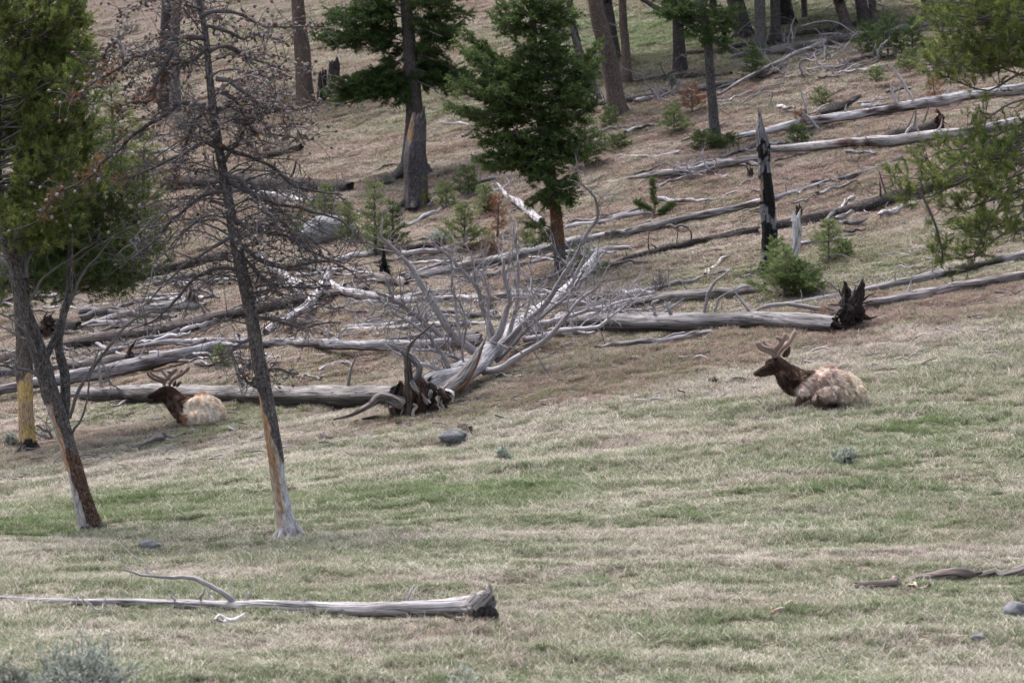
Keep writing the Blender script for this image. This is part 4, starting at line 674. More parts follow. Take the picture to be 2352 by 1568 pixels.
def conifer(name, label, u, v, Hpx, Wpx, colfn=SAPC, group=None, seed=0, dens=1.0, cat='tree', shape=1.0, trunkcol=(.1, .085, .08), up=.35):
    """small whole conifer standing on the ground at a picture position"""
    g = G(u, v); D = g[1]; H = Hpx / F * D * 1.08; Wd = Wpx / F * D / 1.75; r = np.random.RandomState(seed + 500); t = thing(name, label, cat, g, group); m = MB()
    lean = np.array([r.randn() * .04, r.randn() * .04, 1]) * H; tube(m, [g - [0, 0, .05], g + lean * .5 + r.randn(3) * .01, g + lean], [H * .022 + .008, H * .014 + .005, .003], 7, 10, trunkcol, .1, rs=r); m.build('trunk', M_LIMB, t, g)
    mb = MB(); nl = int(np.clip(18 * dens * H / .8 + 12, 14, 60))
    for i in range(nl):
        s = .05 + .9 * (i + r.rand()) / nl; s = s * .45 + .55 * (np.floor(s * 7) + .25 + .25 * r.rand()) / 7; a = i * 2.4 + r.rand(); l = Wd * (1 - s) ** .75 * (.45 + .95 * r.rand() ** 1.5) * shape * 1.1 + .05; b = g + lean * s; d = np.array([math.cos(a), math.sin(a), up + .5 * s])
        limb_foliage(mb, [b, b + d * l * .5 + [0, 0, -.02 * l], b + d * l], r, l * .5 + .03, .055 + .02 * H, .08 + .03 * H ** .5, 13, .04 + .014 * H ** .5, .012, colfn, .12, .3, 0, rbase=.006 + .003 * H)
    d = [[0, 0, 1.]] * 3; tufts(mb, [g + lean * .93] * 3, d, .1, 14, .05, .010, colfn, r); mb.build('crown', [M_NEEDLE, M_LIMB], t, g)
    return t
SAP = [('dark green bushy young fir on the slope left of the thin grey pole', 862, 590, 160, 78, SAPC), ('lighter young fir just right of the dark bushy one', 902, 575, 105, 50, FIRL), ('round green sapling between the broken stump and the middle fir', 1066, 575, 100, 80, SAPC), ('small loose sapling above the round green one', 1075, 450, 60, 60, FIRL), ('small pointed sapling right of the round green one', 1113, 490, 60, 34, SAPC),
    ('bright green thicket sapling right of the middle fir', 1345, 385, 110, 90, FIRL), ('low green sapling at the foot of the leaning bark trunk', 1400, 294, 42, 42, SAPC), ('tiny dark fir left of the middle fir base', 1212, 577, 40, 36, SAPC), ('small bushy sapling beside the reddish dead sapling', 1548, 305, 60, 50, SAPC), ('small sapling behind the charred snag on open slope', 1888, 246, 38, 34, SAPC),
    ('wispy sapling over the first white log', 1832, 333, 40, 44, FIRL), ('green sapling at the left end of the big bark covered log', 1726, 185, 72, 56, FIRC), ('tall bushy sapling at the top right beside the big bark covered log', 2040, 138, 100, 70, FIRC), ('bushy sapling left of the tall top right one', 1993, 125, 70, 56, FIRC), ('dark sapling right of the tall top right one', 2095, 130, 85, 55, FIRC), ('small green sapling below the tall top right one', 2082, 165, 45, 40, SAPC), ('small sapling in the brown grass under the top right saplings', 2012, 193, 34, 34, SAPC),
    ('small fir on open slope right of the white snag', 1905, 597, 82, 55, SAPC), ('tiny fir beside the small fir right of the white snag', 1943, 587, 28, 18, SAPC), ('large bushy young fir in front of the charred snag', 1800, 684, 105, 90, SAPC), ('pointed fir rising behind the large bushy young fir', 1790, 650, 95, 48, SAPC), ('wide low fir right of the large bushy young fir', 1838, 680, 72, 88, FIRL),
    ('loose sapling left of the slope fir trunk', 1615, 345, 36, 60, FIRL), ('spreading green sapling right of the slope fir trunk foot', 1668, 343, 30, 50, FIRL), ('narrow sapling right of the broken stump foot', 1025, 480, 55, 40, SAPC), ('small sapling hidden behind the left elk log', 508, 846, 44, 34, SAPC), ('young fir by the boulder behind the dead pine', 800, 560, 90, 60, SAPC), ('small fir at the foot of the dark bushy young fir', 745, 500, 70, 44, SAPC),
    ('young fir beneath the silver tree top', 1340, 640, 60, 70, SAPC), ('low bright sapling left of the broken middle poles', 1420, 345, 30, 50, FIRL), ('small sapling beside the boulder half hidden by dead branches', 690, 560, 60, 44, SAPC)]
for i, (lb, u, v, h, w, cf) in enumerate(SAP): conifer('young_conifer', lb, u, v, h, w, cf, seed=i)
for i, (lb, u, v, h, w) in enumerate([('orange dead sapling beside the brown shrub on the middle slope', 1142, 548, 92, 46), ('reddish dead sapling near the slope fir trunk', 1590, 262, 60, 70), ('rusty dead sapling under the right pine foliage', 2150, 245, 66, 40), ('orange dead fir tip over the first white log', 1838, 305, 48, 26), ('rusty brown dead sapling behind the left young firs', 1128, 490, 34, 26), ('orange brown dead sapling in front of the white snag foot', 1822, 668, 50, 34)]):
    conifer('dead_sapling', lb, u, v, h, w, DEADC, seed=70 + i, dens=.3)
def pine_sapling():
    g = G(1500, 502); D = g[1]; r = np.random.RandomState(3); t = thing('pine_sapling', 'small pine sapling with three spread needle tufts on the tan slope', 'tree', g); m = MB(); mb = MB()
    for q in ([(1502, 500, 3), (1504, 465, 2.5), (1500, 440, 2), (1498, 412, 1.2)], [(1503, 490, 2), (1485, 478, 2), (1462, 464, 1.2)], [(1503, 495, 2), (1520, 488, 2), (1545, 470, 1.2)]):
        p, w = air_path(q, D, r.randn() * .2); c, rr = tube(m, p, w, 6, 12, (.14, .1, .08), rs=r); k = len(c)
        idx = np.arange(k // 3, k); tufts(mb, np.repeat(c[idx], 9, 0), r.randn(len(idx) * 9, 3) + [0, 0, .5], .10, 18, .10, .011, FIRL, r)
    m.build('trunk', M_LIMB, t, g); mb.build('crown', M_NEEDLE, t, g)
pine_sapling()
def bush(name, label, u, v, Wpx, Hpx, leaf, twig=(.12, .1, .09), seed=0, ns=40, D=None, L=.05, nn=10, nl=.03, w=.012, kt=5, cat='shrub', lw=0, spr=1.0):
    g = G(u, v) if D is None else np.array([(u - CX) / F * D, D, float(hgt((u - CX) / F * D, D))]); D = g[1]; r = np.random.RandomState(seed + 900); Wd = Wpx / F * D / 2; H = Hpx / F * D; t = thing(name, label, cat, g); m = MB(); Pn = []; Dn = []
    for i in range(ns):
        a = r.rand() * 6.28; q = r.rand() ** .6; tip = g + np.array([math.cos(a) * Wd * q, math.sin(a) * Wd * q, H * (.55 + .45 * r.rand()) * (1 - .35 * q * q)]); b = g + np.array([math.cos(a) * Wd * q * .25, math.sin(a) * Wd * .25 * q, 0]); md = (b + tip) / 2 + r.randn(3) * H * .08
        c, rr = tube(m, [b, md, tip], [.006 + .012 * H, .004 + .007 * H, .0025], 5, 6, np.array(twig) * (.7 + .6 * r.rand()), .1, rs=r)
        for k in range(kt):
            j = r.randint(2, 7); p = c[j]; d = nrm(r.randn(3) + [0, 0, .9]); l = H * (.12 + .15 * r.rand()); tube(m, [p, p + d * l * .5 + r.randn(3) * .01, p + d * l], [.004, .003, .002], 4, 3, twig, rs=r)
            for s in (.35, .6, .85, 1.0): Pn.append(p + d * l * s); Dn.append(d + r.randn(3) * .4)
    m.build('stem', M_LIMB, t, g)
    if leaf is not None: mb = MB(); tufts(mb, Pn, Dn, L, nn, nl, w, leaf, r, spread=spr); mb.build('foliage', M_SAGE, t, g)
    return t
SAGE = colset((.26, .295, .25), (.46, .49, .43)); SAGED = colset((.17, .19, .15), (.30, .33, .27))
bush('sagebrush', 'large blurred grey green sagebrush filling the bottom left corner', 160, 1590, 300, 160, SAGE, (.13, .11, .12), 1, 90, D=23.5, nl=.022, w=.010, kt=7)
bush('sagebrush', 'dark woody sagebrush at the left edge of the bottom corner', 10, 1560, 120, 190, SAGED, (.10, .085, .09), 2, 60, D=22.5, nl=.022, w=.010)
bush('sagebrush', 'twiggy sagebrush spray rising at bottom left beside the big one', 215, 1560, 100, 190, SAGE, (.15, .13, .14), 3, 22, D=24.2, nl=.02, w=.009, kt=4)
bush('sagebrush', 'small sagebrush tip poking up at bottom centre', 1065, 1600, 90, 120, SAGE, (.2, .18, .17), 4, 16, D=24, nl=.02, w=.009, kt=4)
for i, (lb, u, v, w, h) in enumerate([('small pale sagebrush alone in the mid meadow', 1158, 1062, 34, 32), ('wide pale sagebrush in the meadow below the right elk', 1942, 1062, 70, 30), ('little sagebrush at the left edge by the stripped trunk', 24, 1030, 34, 34), ('pale grey sagebrush behind the dead pine near the burnt stump', 640, 238, 110, 64), ('sagebrush low on the slope behind the dead pine trunk', 560, 290, 100, 50), ('grey sagebrush on the slope left of the red bark trunk', 600, 200, 60, 36),
    ('grey sagebrush beside the saplings on the middle slope', 1010, 566, 50, 38), ('tiny sagebrush right of the grey log foot of the leaning trunk', 1548, 200, 26, 24), ('pale sagebrush under the right pine boughs', 2215, 330, 34, 30), ('grey sagebrush left of the broken stump foot', 890, 425, 30, 24), ('grey sagebrush far up the left slope', 300, 75, 60, 26), ('sagebrush up the left slope beside the pine foliage', 265, 95, 50, 26), ('sagebrush between dead pine and dark log', 420, 300, 60, 40)]):
    bush('sagebrush', lb, u, v, w, h, SAGED if v < 400 else SAGE, seed=20 + i, ns=24, L=.06, nl=.035, w=.016, kt=4)
bush('bare_shrub', 'small bare grey shrub on the slope left of the charred snag', 1514, 668, 50, 55, None, (.17, .15, .15), 40, 26, kt=7)
bush('brown_shrub', 'reddish brown twiggy shrub behind the silver tree branches', 1130, 590, 80, 48, colset((.16, .10, .08), (.24, .16, .12)), (.18, .12, .1), 41, 40, nn=4)
bush('brown_shrub', 'brown dry shrub low between the silver tree branches', 1120, 715, 60, 48, colset((.15, .10, .08), (.22, .15, .11)), (.17, .11, .09), 42, 30, nn=3)
bush('lichen_clump', 'yellow green lichen clump growing at the foot of the broken stump', 968, 470, 40, 26, colset((.22, .26, .03), (.36, .38, .06)), seed=43, ns=24, cat='lichen', nl=.05, w=.03)
# ------------------------------------------------------------------ standing trees
def standing(name, label, pts, col=BARKG, mat=None, parts=(), D=None, cat='tree', sides=18, ext=0, rough=.09, colfn=None, seed=0, jag=(0, .05), lean=0, flute=.04, group=None, seg=None, swell=None):
    """pts bottom to top as picture positions (u, v, r); the foot stands on the ground"""
    mat = mat or M_BARK; g = G(pts[0][0], pts[0][1]) if D is None else np.array([(pts[0][0] - CX) / F * D, D, float(hgt((pts[0][0] - CX) / F * D, D))]); D0 = g[1]; r = np.random.RandomState(seed + 50)
    c = []; rr = []
    for p in pts: Dk = D0 + lean * (pts[0][1] - p[1]) / 1000; c.append(P(p[0], p[1], Dk)); rr.append(p[2] / F * Dk)
    c[0][2] = min(c[0][2], g[2]) - .08
    if ext: d = nrm(c[-1] - c[-2]); c.append(c[-1] + d * ext); rr.append(rr[-1] * .4)
    t = thing(name, label, cat, g, group); mb = MB(); cc, r2 = tube(mb, c, rr, sides, seg, col, rough, jag, rs=r, bend=.015, colfn=colfn, flute=flute, maxseg=260); 
    for i in range(7):       # root swell
        a = i / 7 * 6.28 + r.rand(); w = rr[0]; b = c[0] + np.array([0, 0, w * 1.3]); tube(mb, [b, c[0] + np.array([math.cos(a) * w * 1.0, math.sin(a) * w * 1.0, w * .25]), c[0] + np.array([math.cos(a) * w * 1.6, math.sin(a) * w * 1.6, -.05])], [w * .45, w * .28, w * .1], 7, 6, np.asarray(col if swell is None else swell) * .8, .2, rs=r)
    mb.build('trunk', mat, t, g); return t, g, cc, r2, r
def on_trunk(cc, v):
    pv = CY - cc[:, 2] / cc[:, 1] * F; j = int(np.argmin(np.abs(pv - v))); return cc[j], j
def stub_limbs(t, g, cc, r2, r, n, L, v0=None, v1=None, col=(.2, .19, .19)):
    """short dead limbs on a trunk, each a part"""
    pv = CY - cc[:, 2] / cc[:, 1] * F; idx = [k for k in range(2, len(cc) - 1) if (v0 is None or v0 < pv[k] < v1)]
    if not idx: return
    for i in range(n):
        j = idx[r.randint(len(idx))]; a = r.rand() * 6.28; l = L * (.3 + r.rand()); d = np.array([math.cos(a), math.sin(a) * .7, -.25 + .5 * r.rand()]); p = cc[j]; q = [p]; 
        for s in range(4): d = nrm(d + r.randn(3) * .18 + [0, 0, -.05]); q.append(q[-1] + d * l / 4)
        m = MB(); w = min(.022, max(.007, r2[j] * .10)); c, rr = tube(m, q, np.linspace(w, w * .35, 5), 5, 12, np.array(col) * (.7 + .5 * r.rand()), .1, rs=r); twig_out(m, c, rr, 4, l * .35, r, np.array(col) * .7, .3, 0, 1); m.build('dead_limb', M_LIMB, t, g)
# shared out of frame crown for trunks whose tops leave the picture (it shades the slope)
def crown_mesh():
    mb = MB(); r = np.random.RandomState(2)
    for i in range(46):
        s = i / 46; a = i * 2.4; l = 2.6 * (1 - s) ** .8 * (.7 + .5 * r.rand()) + .2; b = np.array([0, 0, s * 8.]); d = np.array([math.cos(a), math.sin(a), .05])
        limb_foliage(mb, [b, b + d * l * .5 + [0, 0, .1], b + d * l], r, .7, .22, .3, 12, .16, .05, FIRC, .15, rbase=.03)
    o = mb.build('crown', [M_NEEDLE, M_LIMB]); return o
CROWN = [crown_mesh()]; CROWN_USED = [False]
def top_crown(t, g, cc, gap=1.0, sc=1.0):
    top = cc[-1]; base = top - np.array([0, 0, 6.5 * sc])
    k = np.argmin(np.abs(cc[:, 2] - base[2])); zmin = .145 * cc[k][1] + gap; b = cc[k].copy()
    if b[2] < zmin + .5: kk = np.argmin(np.abs(cc[:, 2] - (zmin + .5))); b = cc[kk].copy()
    o = CROWN[0]
    if CROWN_USED[0]: o = CROWN[0].copy(); SC.collection.objects.link(o)
    CROWN_USED[0] = True; o.parent = t; o.location = b - g; o.rotation_euler = (0, 0, random.random() * 6); o.scale = (sc, sc, sc)
random.seed(4)
BT = [('leaning reddish bark trunk standing left in front of the top right forest', [(1420, 262, 26), (1413, 215, 21), (1402, 150, 19), (1388, 90, 18), (1372, 30, 17), (1360, -30, 16)], BARKR), ('trunk close behind the leaning reddish one', [(1415, 138, 14), (1406, 80, 12), (1395, 10, 12), (1390, -30, 11)], BARKG), ('slim straight bark trunk right of the leaning reddish one', [(1442, 194, 13), (1438, 130, 10), (1432, 60, 10), (1429, -20, 9)], BARKR),
      ('dark trunk behind the right side of the middle fir', [(1338, 172, 10), (1328, 110, 9), (1312, 40, 8), (1305, -20, 8)], BARKG), ('trunk mostly hidden behind the middle fir crown', [(1274, 185, 15), (1274, 100, 13), (1268, 0, 12)], BARKG), ('dark trunk left of the slope fir', [(1563, 164, 18), (1560, 110, 14), (1558, 50, 13), (1556, -20, 12)], (.075, .065, .065)),
      ('wide brown trunk leaning left in the top right forest', [(1712, 84, 24), (1700, 45, 20), (1688, 0, 19), (1680, -30, 18)], BARKG), ('pale grey trunk standing before the top right forest', [(1747, 108, 15), (1746, 60, 12), (1743, -20, 12)], (.2, .18, .18)), ('brown trunk right beside the pale grey one', [(1783, 96, 15), (1782, 50, 12), (1780, -20, 12)], BARKG), ('very dark shaded trunk behind the top right pile', [(1812, 58, 22), (1802, 25, 19), (1795, -20, 18)], (.05, .043, .042)),
      ('thin distant trunk at the top of the right forest', [(1849, 44, 8), (1846, 0, 7), (1845, -25, 7)], BARKG), ('leaning brown trunk at the right of the top forest', [(1946, 70, 16), (1938, 35, 13), (1925, -5, 12), (1920, -30, 12)], BARKR), ('brown trunk near the tall top right sapling', [(1990, 58, 18), (1980, 20, 14), (1972, -25, 14)], BARKG), ('slim trunk just left of the tall top right sapling', [(2010, 55, 9), (2004, 10, 8), (2002, -25, 8)], BARKG),
      ('tall reddish bark trunk right of the dead pine', [(703, 243, 24), (699, 190, 19), (695, 120, 18), (688, 60, 16), (682, -20, 15)], BARKR), ('pinkish double trunk half hidden by the dead pine, left stem', [(378, 262, 17), (376, 180, 14), (380, 80, 13), (384, -30, 12)], (.14, .12, .12)), ('greyish right stem of the pair half hidden by the dead pine', [(402, 262, 14), (400, 180, 12), (402, 80, 11), (410, -30, 11)], (.2, .18, .18)),
      ('distant brown trunk at the top right above the pine foliage', [(2128, 48, 10), (2125, 0, 9), (2122, -25, 9)], BARKG), ('far dark trunk between the slope fir and the wide brown one', [(1640, 40, 9), (1638, 0, 8), (1637, -25, 8)], (.06, .05, .05))]
for i, (lb, pts, cl) in enumerate(BT):
    t, g, cc, r2, r = standing('conifer_tree', lb, pts, cl, ext=7, seed=i); stub_limbs(t, g, cc, r2, r, 5, 1.6, -30, pts[0][1] - 20); top_crown(t, g, cc, sc=1.0)
t, g, cc, r2, r = standing('leaning_dead_trunk', 'thin grey dead trunk leaning steeply behind the middle fir branches', [(1381, 232, 7), (1360, 180, 6), (1338, 125, 5), (1318, 75, 4)], (.15, .14, .14), M_SILVER, ext=1)
t = thing('leaning_dead_trunk', 'long grey dead trunk leaning across behind the slope fir', 'tree', G(1705, 130)); g = np.array(t.location); m = MB(); p, w = air_path([(1712, 138, 8), (1640, 88, 7), (1566, 50, 6.5), (1510, 18, 6), (1460, -10, 5)], g[1], -1.5); c, rr = tube(m, p, w, 12, None, (.17, .16, .165), .1, rs=r, bend=.03); twig_out(m, c, rr, 10, .6, r, (.2, .19, .19)); m.build('trunk', M_SILVER, t, g)
# burnt stumps
def burnt(th, s, V, cc):
    pv = CY - V[:, 2] / V[:, 1] * F; n = (vnoise(V[:, 0] * 9 + 7, V[:, 2] * 4, 3) - .5) * 50 + (vnoise(V[:, 0] * 20 + 7, V[:, 2] * 11, 5) - .5) * 26; q = pv + n; o = cc.copy()
    for a, b in ((200, 328), (352, 392), (478, 520), (584, 598)): o[(q > a) & (q < b)] = (.19, .185, .195)
    o[(V[:, 0] < V[:, 0].mean() - .10) & (q > 400) & (q < 460)] = (.33, .24, .17); return o
def jag_stump(name, label, pts, col, n=7, hpx=26, colfn=None, mat=None, seed=0, cat='stump', **k):
    t, g, cc, r2, r = standing(name, label, pts, col, mat or M_SILVER, colfn=colfn, seed=seed, jag=(0, .25), cat=cat, **k); m = MB(); top = cc[-1]; D = top[1]; w = r2[-1]
    for i in range(n):
        a = i / n * 6.28 + r.rand(); b = top + np.array([math.cos(a) * w * .7, math.sin(a) * w * .7, -w * .8]); h = hpx / F * D * (.12 + .9 * r.rand() ** 2 * (.55 + .45 * math.cos(a - .5))); tube(m, [b, b + [r.randn() * .01, 0, h * .6], b + [r.randn() * .03, 0, h + w]], [w * .5, w * .42, w * .1], 6, 6, np.asarray(col) * (.7 + .7 * r.rand()), .25, rs=r)
    m.build('splinters', mat or M_SILVER, t, g); return t, g, cc, r2, r
def stump_top(th, s, V, cc):
    e = (vnoise(V[:, 0] * 8, V[:, 2] * 3, 6) - .5) * .3; pu = CX + V[:, 0] / V[:, 1] * F; o = cc.copy(); m = (s + e > .72); o[m] = (.16, .145, .15); o[(s + e > .78) & (pu < 950)] = (.26, .16, .09); k = (s < .35) & (pu > 968) & (vnoise(V[:, 0] * 12, V[:, 2] * 12, 8) > .5); o[k] = (.16, .17, .04); return o
jag_stump('burnt_stump', 'black and red burnt stump left half beside the tall reddish trunk', [(742, 240, 16), (741, 210, 12), (740, 178, 9)], (.035, .028, .027), 8, 34, seed=1); jag_stump('burnt_stump', 'taller dark grey burnt stump right half beside the tall reddish trunk', [(768, 226, 15), (767, 180, 13), (768, 148, 12)], (.07, .06, .058), 9, 24, seed=2)
jag_stump('broken_stump', 'tall broken grey stump with a jagged top before the big dark fir', [(955, 472, 31), (954, 430, 27), (954, 370, 25), (957, 310, 20), (961, 275, 16)], (.105, .093, .096), 9, 46, mat=M_BARK, colfn=stump_top, sides=36, seg=60, seed=3, cat='stump', flute=.06)
jag_stump('charred_snag', 'charred black snag with pale barkless patches and a needle sharp tip', [(1762, 628, 24), (1767, 587, 19), (1767, 526, 18), (1764, 487, 17), (1758, 420, 14), (1756, 380, 12), (1753, 336, 13), (1750, 312, 11), (1748, 296, 9), (1745, 262, 3)], (.014, .014, .015), 3, 8, colfn=burnt, seed=4, cat='snag', rough=.22, flute=.12, seg=150, sides=30)
jag_stump('white_snag', 'short bleached white snag beside the charred black snag', [(1812, 634, 11), (1818, 610, 10), (1827, 570, 11), (1830, 535, 12), (1829, 500, 10)], (.62, .60, .60), 6, 30, seed=5, cat='snag')
# dead short stump by left log, brown chunk on far slope
jag_stump('rotten_stump', 'small rotten brown stump above the dark bark log near the white snag', [(1834, 500, 8), (1835, 482, 7)], (.05, .035, .03), 5, 8, seed=6); jag_stump('rotten_stump', 'tiny dark rotten stump left of the charred snag', [(1722, 405, 8), (1724, 395, 7)], (.05, .038, .034), 5, 5, seed=7); jag_stump('rotten_stump', 'small dark upright root scrap above the second white log', [(2232, 290, 8), (2238, 275, 6)], (.045, .035, .032), 5, 12, seed=8)
# ------------------------------------------------------------------ firs with visible crowns
def limb_path(r, b, tip, sag=.0, arch=.1):
    L = np.linalg.norm(tip - b); q = [b]
    for t in (.3, .6, .85): q.append(b + (tip - b) * t + np.array([0, 0, arch * L * math.sin(math.pi * t) + sag * L * t]) + r.randn(3) * .03 * L)
    q.append(tip); return q
def fir(label, trunk, limbs, D=None, cf=FIRC, seed=0, col=BARKG, ext=6, extra=(), tw=.55, sp=.16, arch=-.06, L=.16, nl=.09, w=.022, nn=14, crownx=True, colfn=None, lean=0, name='fir_tree'):
    t, g, cc, r2, r = standing(name, label, trunk, col, ext=ext, seed=seed, colfn=colfn, lean=lean); mb = MB()
    for (v0, u1, v1, dD) in limbs:
        if seed == 61 and r.rand() < .06: continue
        b, j = on_trunk(cc, v0); tip = P(u1, v1, b[1] + dD); limb_foliage(mb, limb_path(r, b, tip, 0, arch), r, tw, sp, L, nn, nl, w, cf, .18, rbase=.028)
    mb.build('crown', [M_NEEDLE, M_LIMB], t, g)
    return t, g, cc, r2, r
# big fir at the top, left of centre
FL = []
rr_ = np.random.RandomState(31)
def fan(v0, u1, v1, n, dd, ju, jv):
    for k in range(n): FL.append((v0 + rr_.randn() * 8, u1 + rr_.randn() * ju, v1 + rr_.randn() * jv, (rr_.rand() * 2 - 1) * dd))
fan(30, 770, 40, 5, 1.6, 25, 12); fan(60, 760, 85, 5, 1.4, 20, 12); fan(20, 830, 10, 4, 1.5, 25, 10); fan(-10, 850, -20, 4, 1.5, 30, 10); fan(40, 1060, 40, 5, 1.4, 20, 16); fan(0, 1040, 5, 4, 1.4, 25, 8); fan(75, 1030, 80, 5, 1.2, 20, 10); fan(90, 1010, 120, 4, 1.2, 16, 10); fan(150, 775, 225, 6, 1.2, 15, 12); fan(140, 800, 190, 7, 1.2, 20, 12); fan(150, 850, 205, 6, 1.3, 16, 14)
fan(170, 905, 225, 5, 1.0, 14, 10); fan(140, 1030, 190, 3, .8, 14, 8); fan(130, 1065, 165, 4, .9, 10, 12); fan(110, 890, 120, 3, 1.0, 20, 8); fan(120, 1000, 150, 4, 1.0, 15, 12); fan(80, 870, 60, 3, 1.2, 20, 8); fan(150, 985, 185, 4, 1.4, 12, 8)
t, g, cc, r2, r = fir('big dark fir with heavy horizontal boughs behind the broken stump', [(950, 402, 38), (951, 330, 26), (950, 235, 18), (946, 160, 16), (939, 80, 14), (931, 0, 13), (928, -60, 12)], FL, seed=60, sp=.11, tw=.72); stub_limbs(t, g, cc, r2, r, 12, 1.8, 0, 200); top_crown(t, g, cc, 1.2, 1.0)
# middle fir with upswept branches
FL = []
fan(30, 1150, 10, 5, 1.2, 12, 10); fan(60, 1145, 60, 4, 1.2, 12, 10); fan(20, 1200, -10, 4, 1.0, 12, 10); fan(20, 1300, 0, 4, 1.2, 14, 8); fan(60, 1325, 30, 4, 1.0, 10, 12); fan(110, 1300, 90, 4, 1.2, 12, 10); fan(100, 1190, 110, 4, 1.2, 12, 10); fan(170, 1065, 90, 4, .9, 10, 10); fan(190, 1080, 125, 5, 1.2, 12, 10); fan(220, 1045, 190, 5, 1.0, 8, 12); fan(245, 1045, 240, 5, 1.0, 8, 8); fan(200, 1110, 160, 5, 1.4, 14, 14)
fan(240, 1115, 200, 5, 1.5, 16, 12); fan(260, 1120, 245, 4, 1.2, 14, 8); fan(220, 1380, 110, 4, .8, 6, 12); fan(240, 1365, 160, 5, 1.0, 8, 12); fan(250, 1340, 200, 5, 1.2, 12, 12); fan(270, 1370, 235, 3, 1.0, 8, 8); fan(260, 1300, 245, 4, 1.4, 14, 10); fan(180, 1300, 140, 5, 1.2, 14, 14); fan(160, 1160, 150, 4, 1.4, 14, 12); fan(300, 1105, 310, 5, 1.0, 8, 8)
fan(330, 1100, 365, 5, .9, 8, 6); fan(310, 1160, 320, 5, 1.2, 12, 10); fan(320, 1345, 330, 5, .9, 8, 8); fan(300, 1310, 300, 5, 1.2, 12, 10); fan(340, 1160, 370, 3, 1.0, 12, 6); fan(350, 1320, 360, 4, .9, 8, 8); fan(380, 1225, 400, 4, .7, 6, 8); fan(400, 1310, 415, 4, .7, 6, 8); fan(420, 1230, 450, 4, .5, 6, 8); fan(430, 1305, 455, 4, .5, 5, 8); fan(440, 1270, 470, 3, .6, 8, 6); fan(530, 1225, 505, 3, .4, 6, 4); fan(535, 1245, 540, 2, .4, 5, 4)
for k in range(54): v_ = -30 + 470 * k / 54; FL.append((v_, np.interp(v_, [-30, 180, 370, 470], [1223, 1232, 1262, 1275]) + rr_.randn() * 26, v_ + 18 + rr_.randn() * 10, -.5 - .6 * rr_.rand()))
t, g, cc, r2, r = fir('middle fir with upswept bright branches and a bare orange lower trunk', [(1288, 628, 15), (1286, 580, 14), (1280, 520, 14), (1272, 450, 13), (1262, 370, 12), (1240, 270, 11), (1232, 180, 10), (1226, 90, 8), (1224, 0, 7), (1222, -60, 5)], FL, seed=61, cf=FIRL, sp=.125, tw=.46, arch=-.10, ext=3, L=.15, nl=.085,
    colfn=lambda th, s, V, c0: np.where(((s > .08) & (s < .19) & (vnoise(V[:, 2] * 3, th * 2, 2) > .35))[:, None], np.array([[.19, .095, .05]]), c0))
stub_limbs(t, g, cc, r2, r, 6, .7, 480, 600)
# slope fir
FL = []
fan(10, 1520, 20, 4, 1.3, 12, 8); fan(25, 1560, 35, 3, 1.2, 12, 8); fan(20, 1680, 25, 4, 1.2, 12, 8); fan(45, 1660, 60, 4, 1.0, 8, 8); fan(0, 1600, -5, 4, 1.2, 25, 6); fan(60, 1590, 75, 3, .9, 8, 6); fan(-10, 1500, -10, 3, 1.3, 15, 6); fan(80, 1655, 95, 3, .6, 6, 6); fan(50, 1580, 30, 3, 1.2, 12, 6)
t, g, cc, r2, r = fir('slender slope fir with a straight bare trunk and dark boughs at the top edge', [(1645, 338, 15), (1641, 290, 12), (1634, 205, 11), (1627, 110, 9.5), (1616, 30, 8), (1610, -30, 7)], FL, seed=62, sp=.14, col=(.13, .12, .12)); stub_limbs(t, g, cc, r2, r, 16, 1.1, 60, 260); top_crown(t, g, cc, 1.5, .8)
# ------------------------------------------------------------------ near pines: left pair, right pine
def brush_foliage(mb, path, r, colfn, tw=.42, sp=.09, nn=26, L=.13, nl=.06, w=.0075, rbase=.02, t0=.3, bark=(.11, .1, .1)):
    c, rr = tube(mb, path, np.linspace(rbase, rbase * .35, len(path)), 6, 12, bark, .1, rs=r, mat=1); n = len(c); Lt = np.linalg.norm(np.diff(c, axis=0), axis=1).sum(); Pn = []; Dn = []
    for i in range(max(3, int(Lt / sp))):
        t = t0 + (1 - t0) * r.rand() ** .8; j = min(int(t * (n - 1)), n - 2); ax = nrm(c[j + 1] - c[j]); d = nrm(r.randn(3) * .8 + ax * .7 + [0, 0, .35]); l = tw * (.3 + .8 * r.rand()); p = c[j]; m = p + d * l * .5 + r.randn(3) * .03; e = m + nrm(d + [0, 0, .5]) * l * .5
        tube(mb, [p, m, e], [.006, .005, .0035], 4, 4, bark, rs=r, mat=1)
        for s in range(3): Pn.append(m + (e - m) * (s / 2)); Dn.append((e - m) + r.randn(3) * .1 * l)
        if r.rand() < .6: d2 = nrm(d + r.randn(3) * .7 + [0, 0, .3]); Pn.append(m + d2 * l * .25); Dn.append(d2)
    tufts(mb, Pn, Dn, L, nn, nl, w, colfn, r, 0, spread=.75)
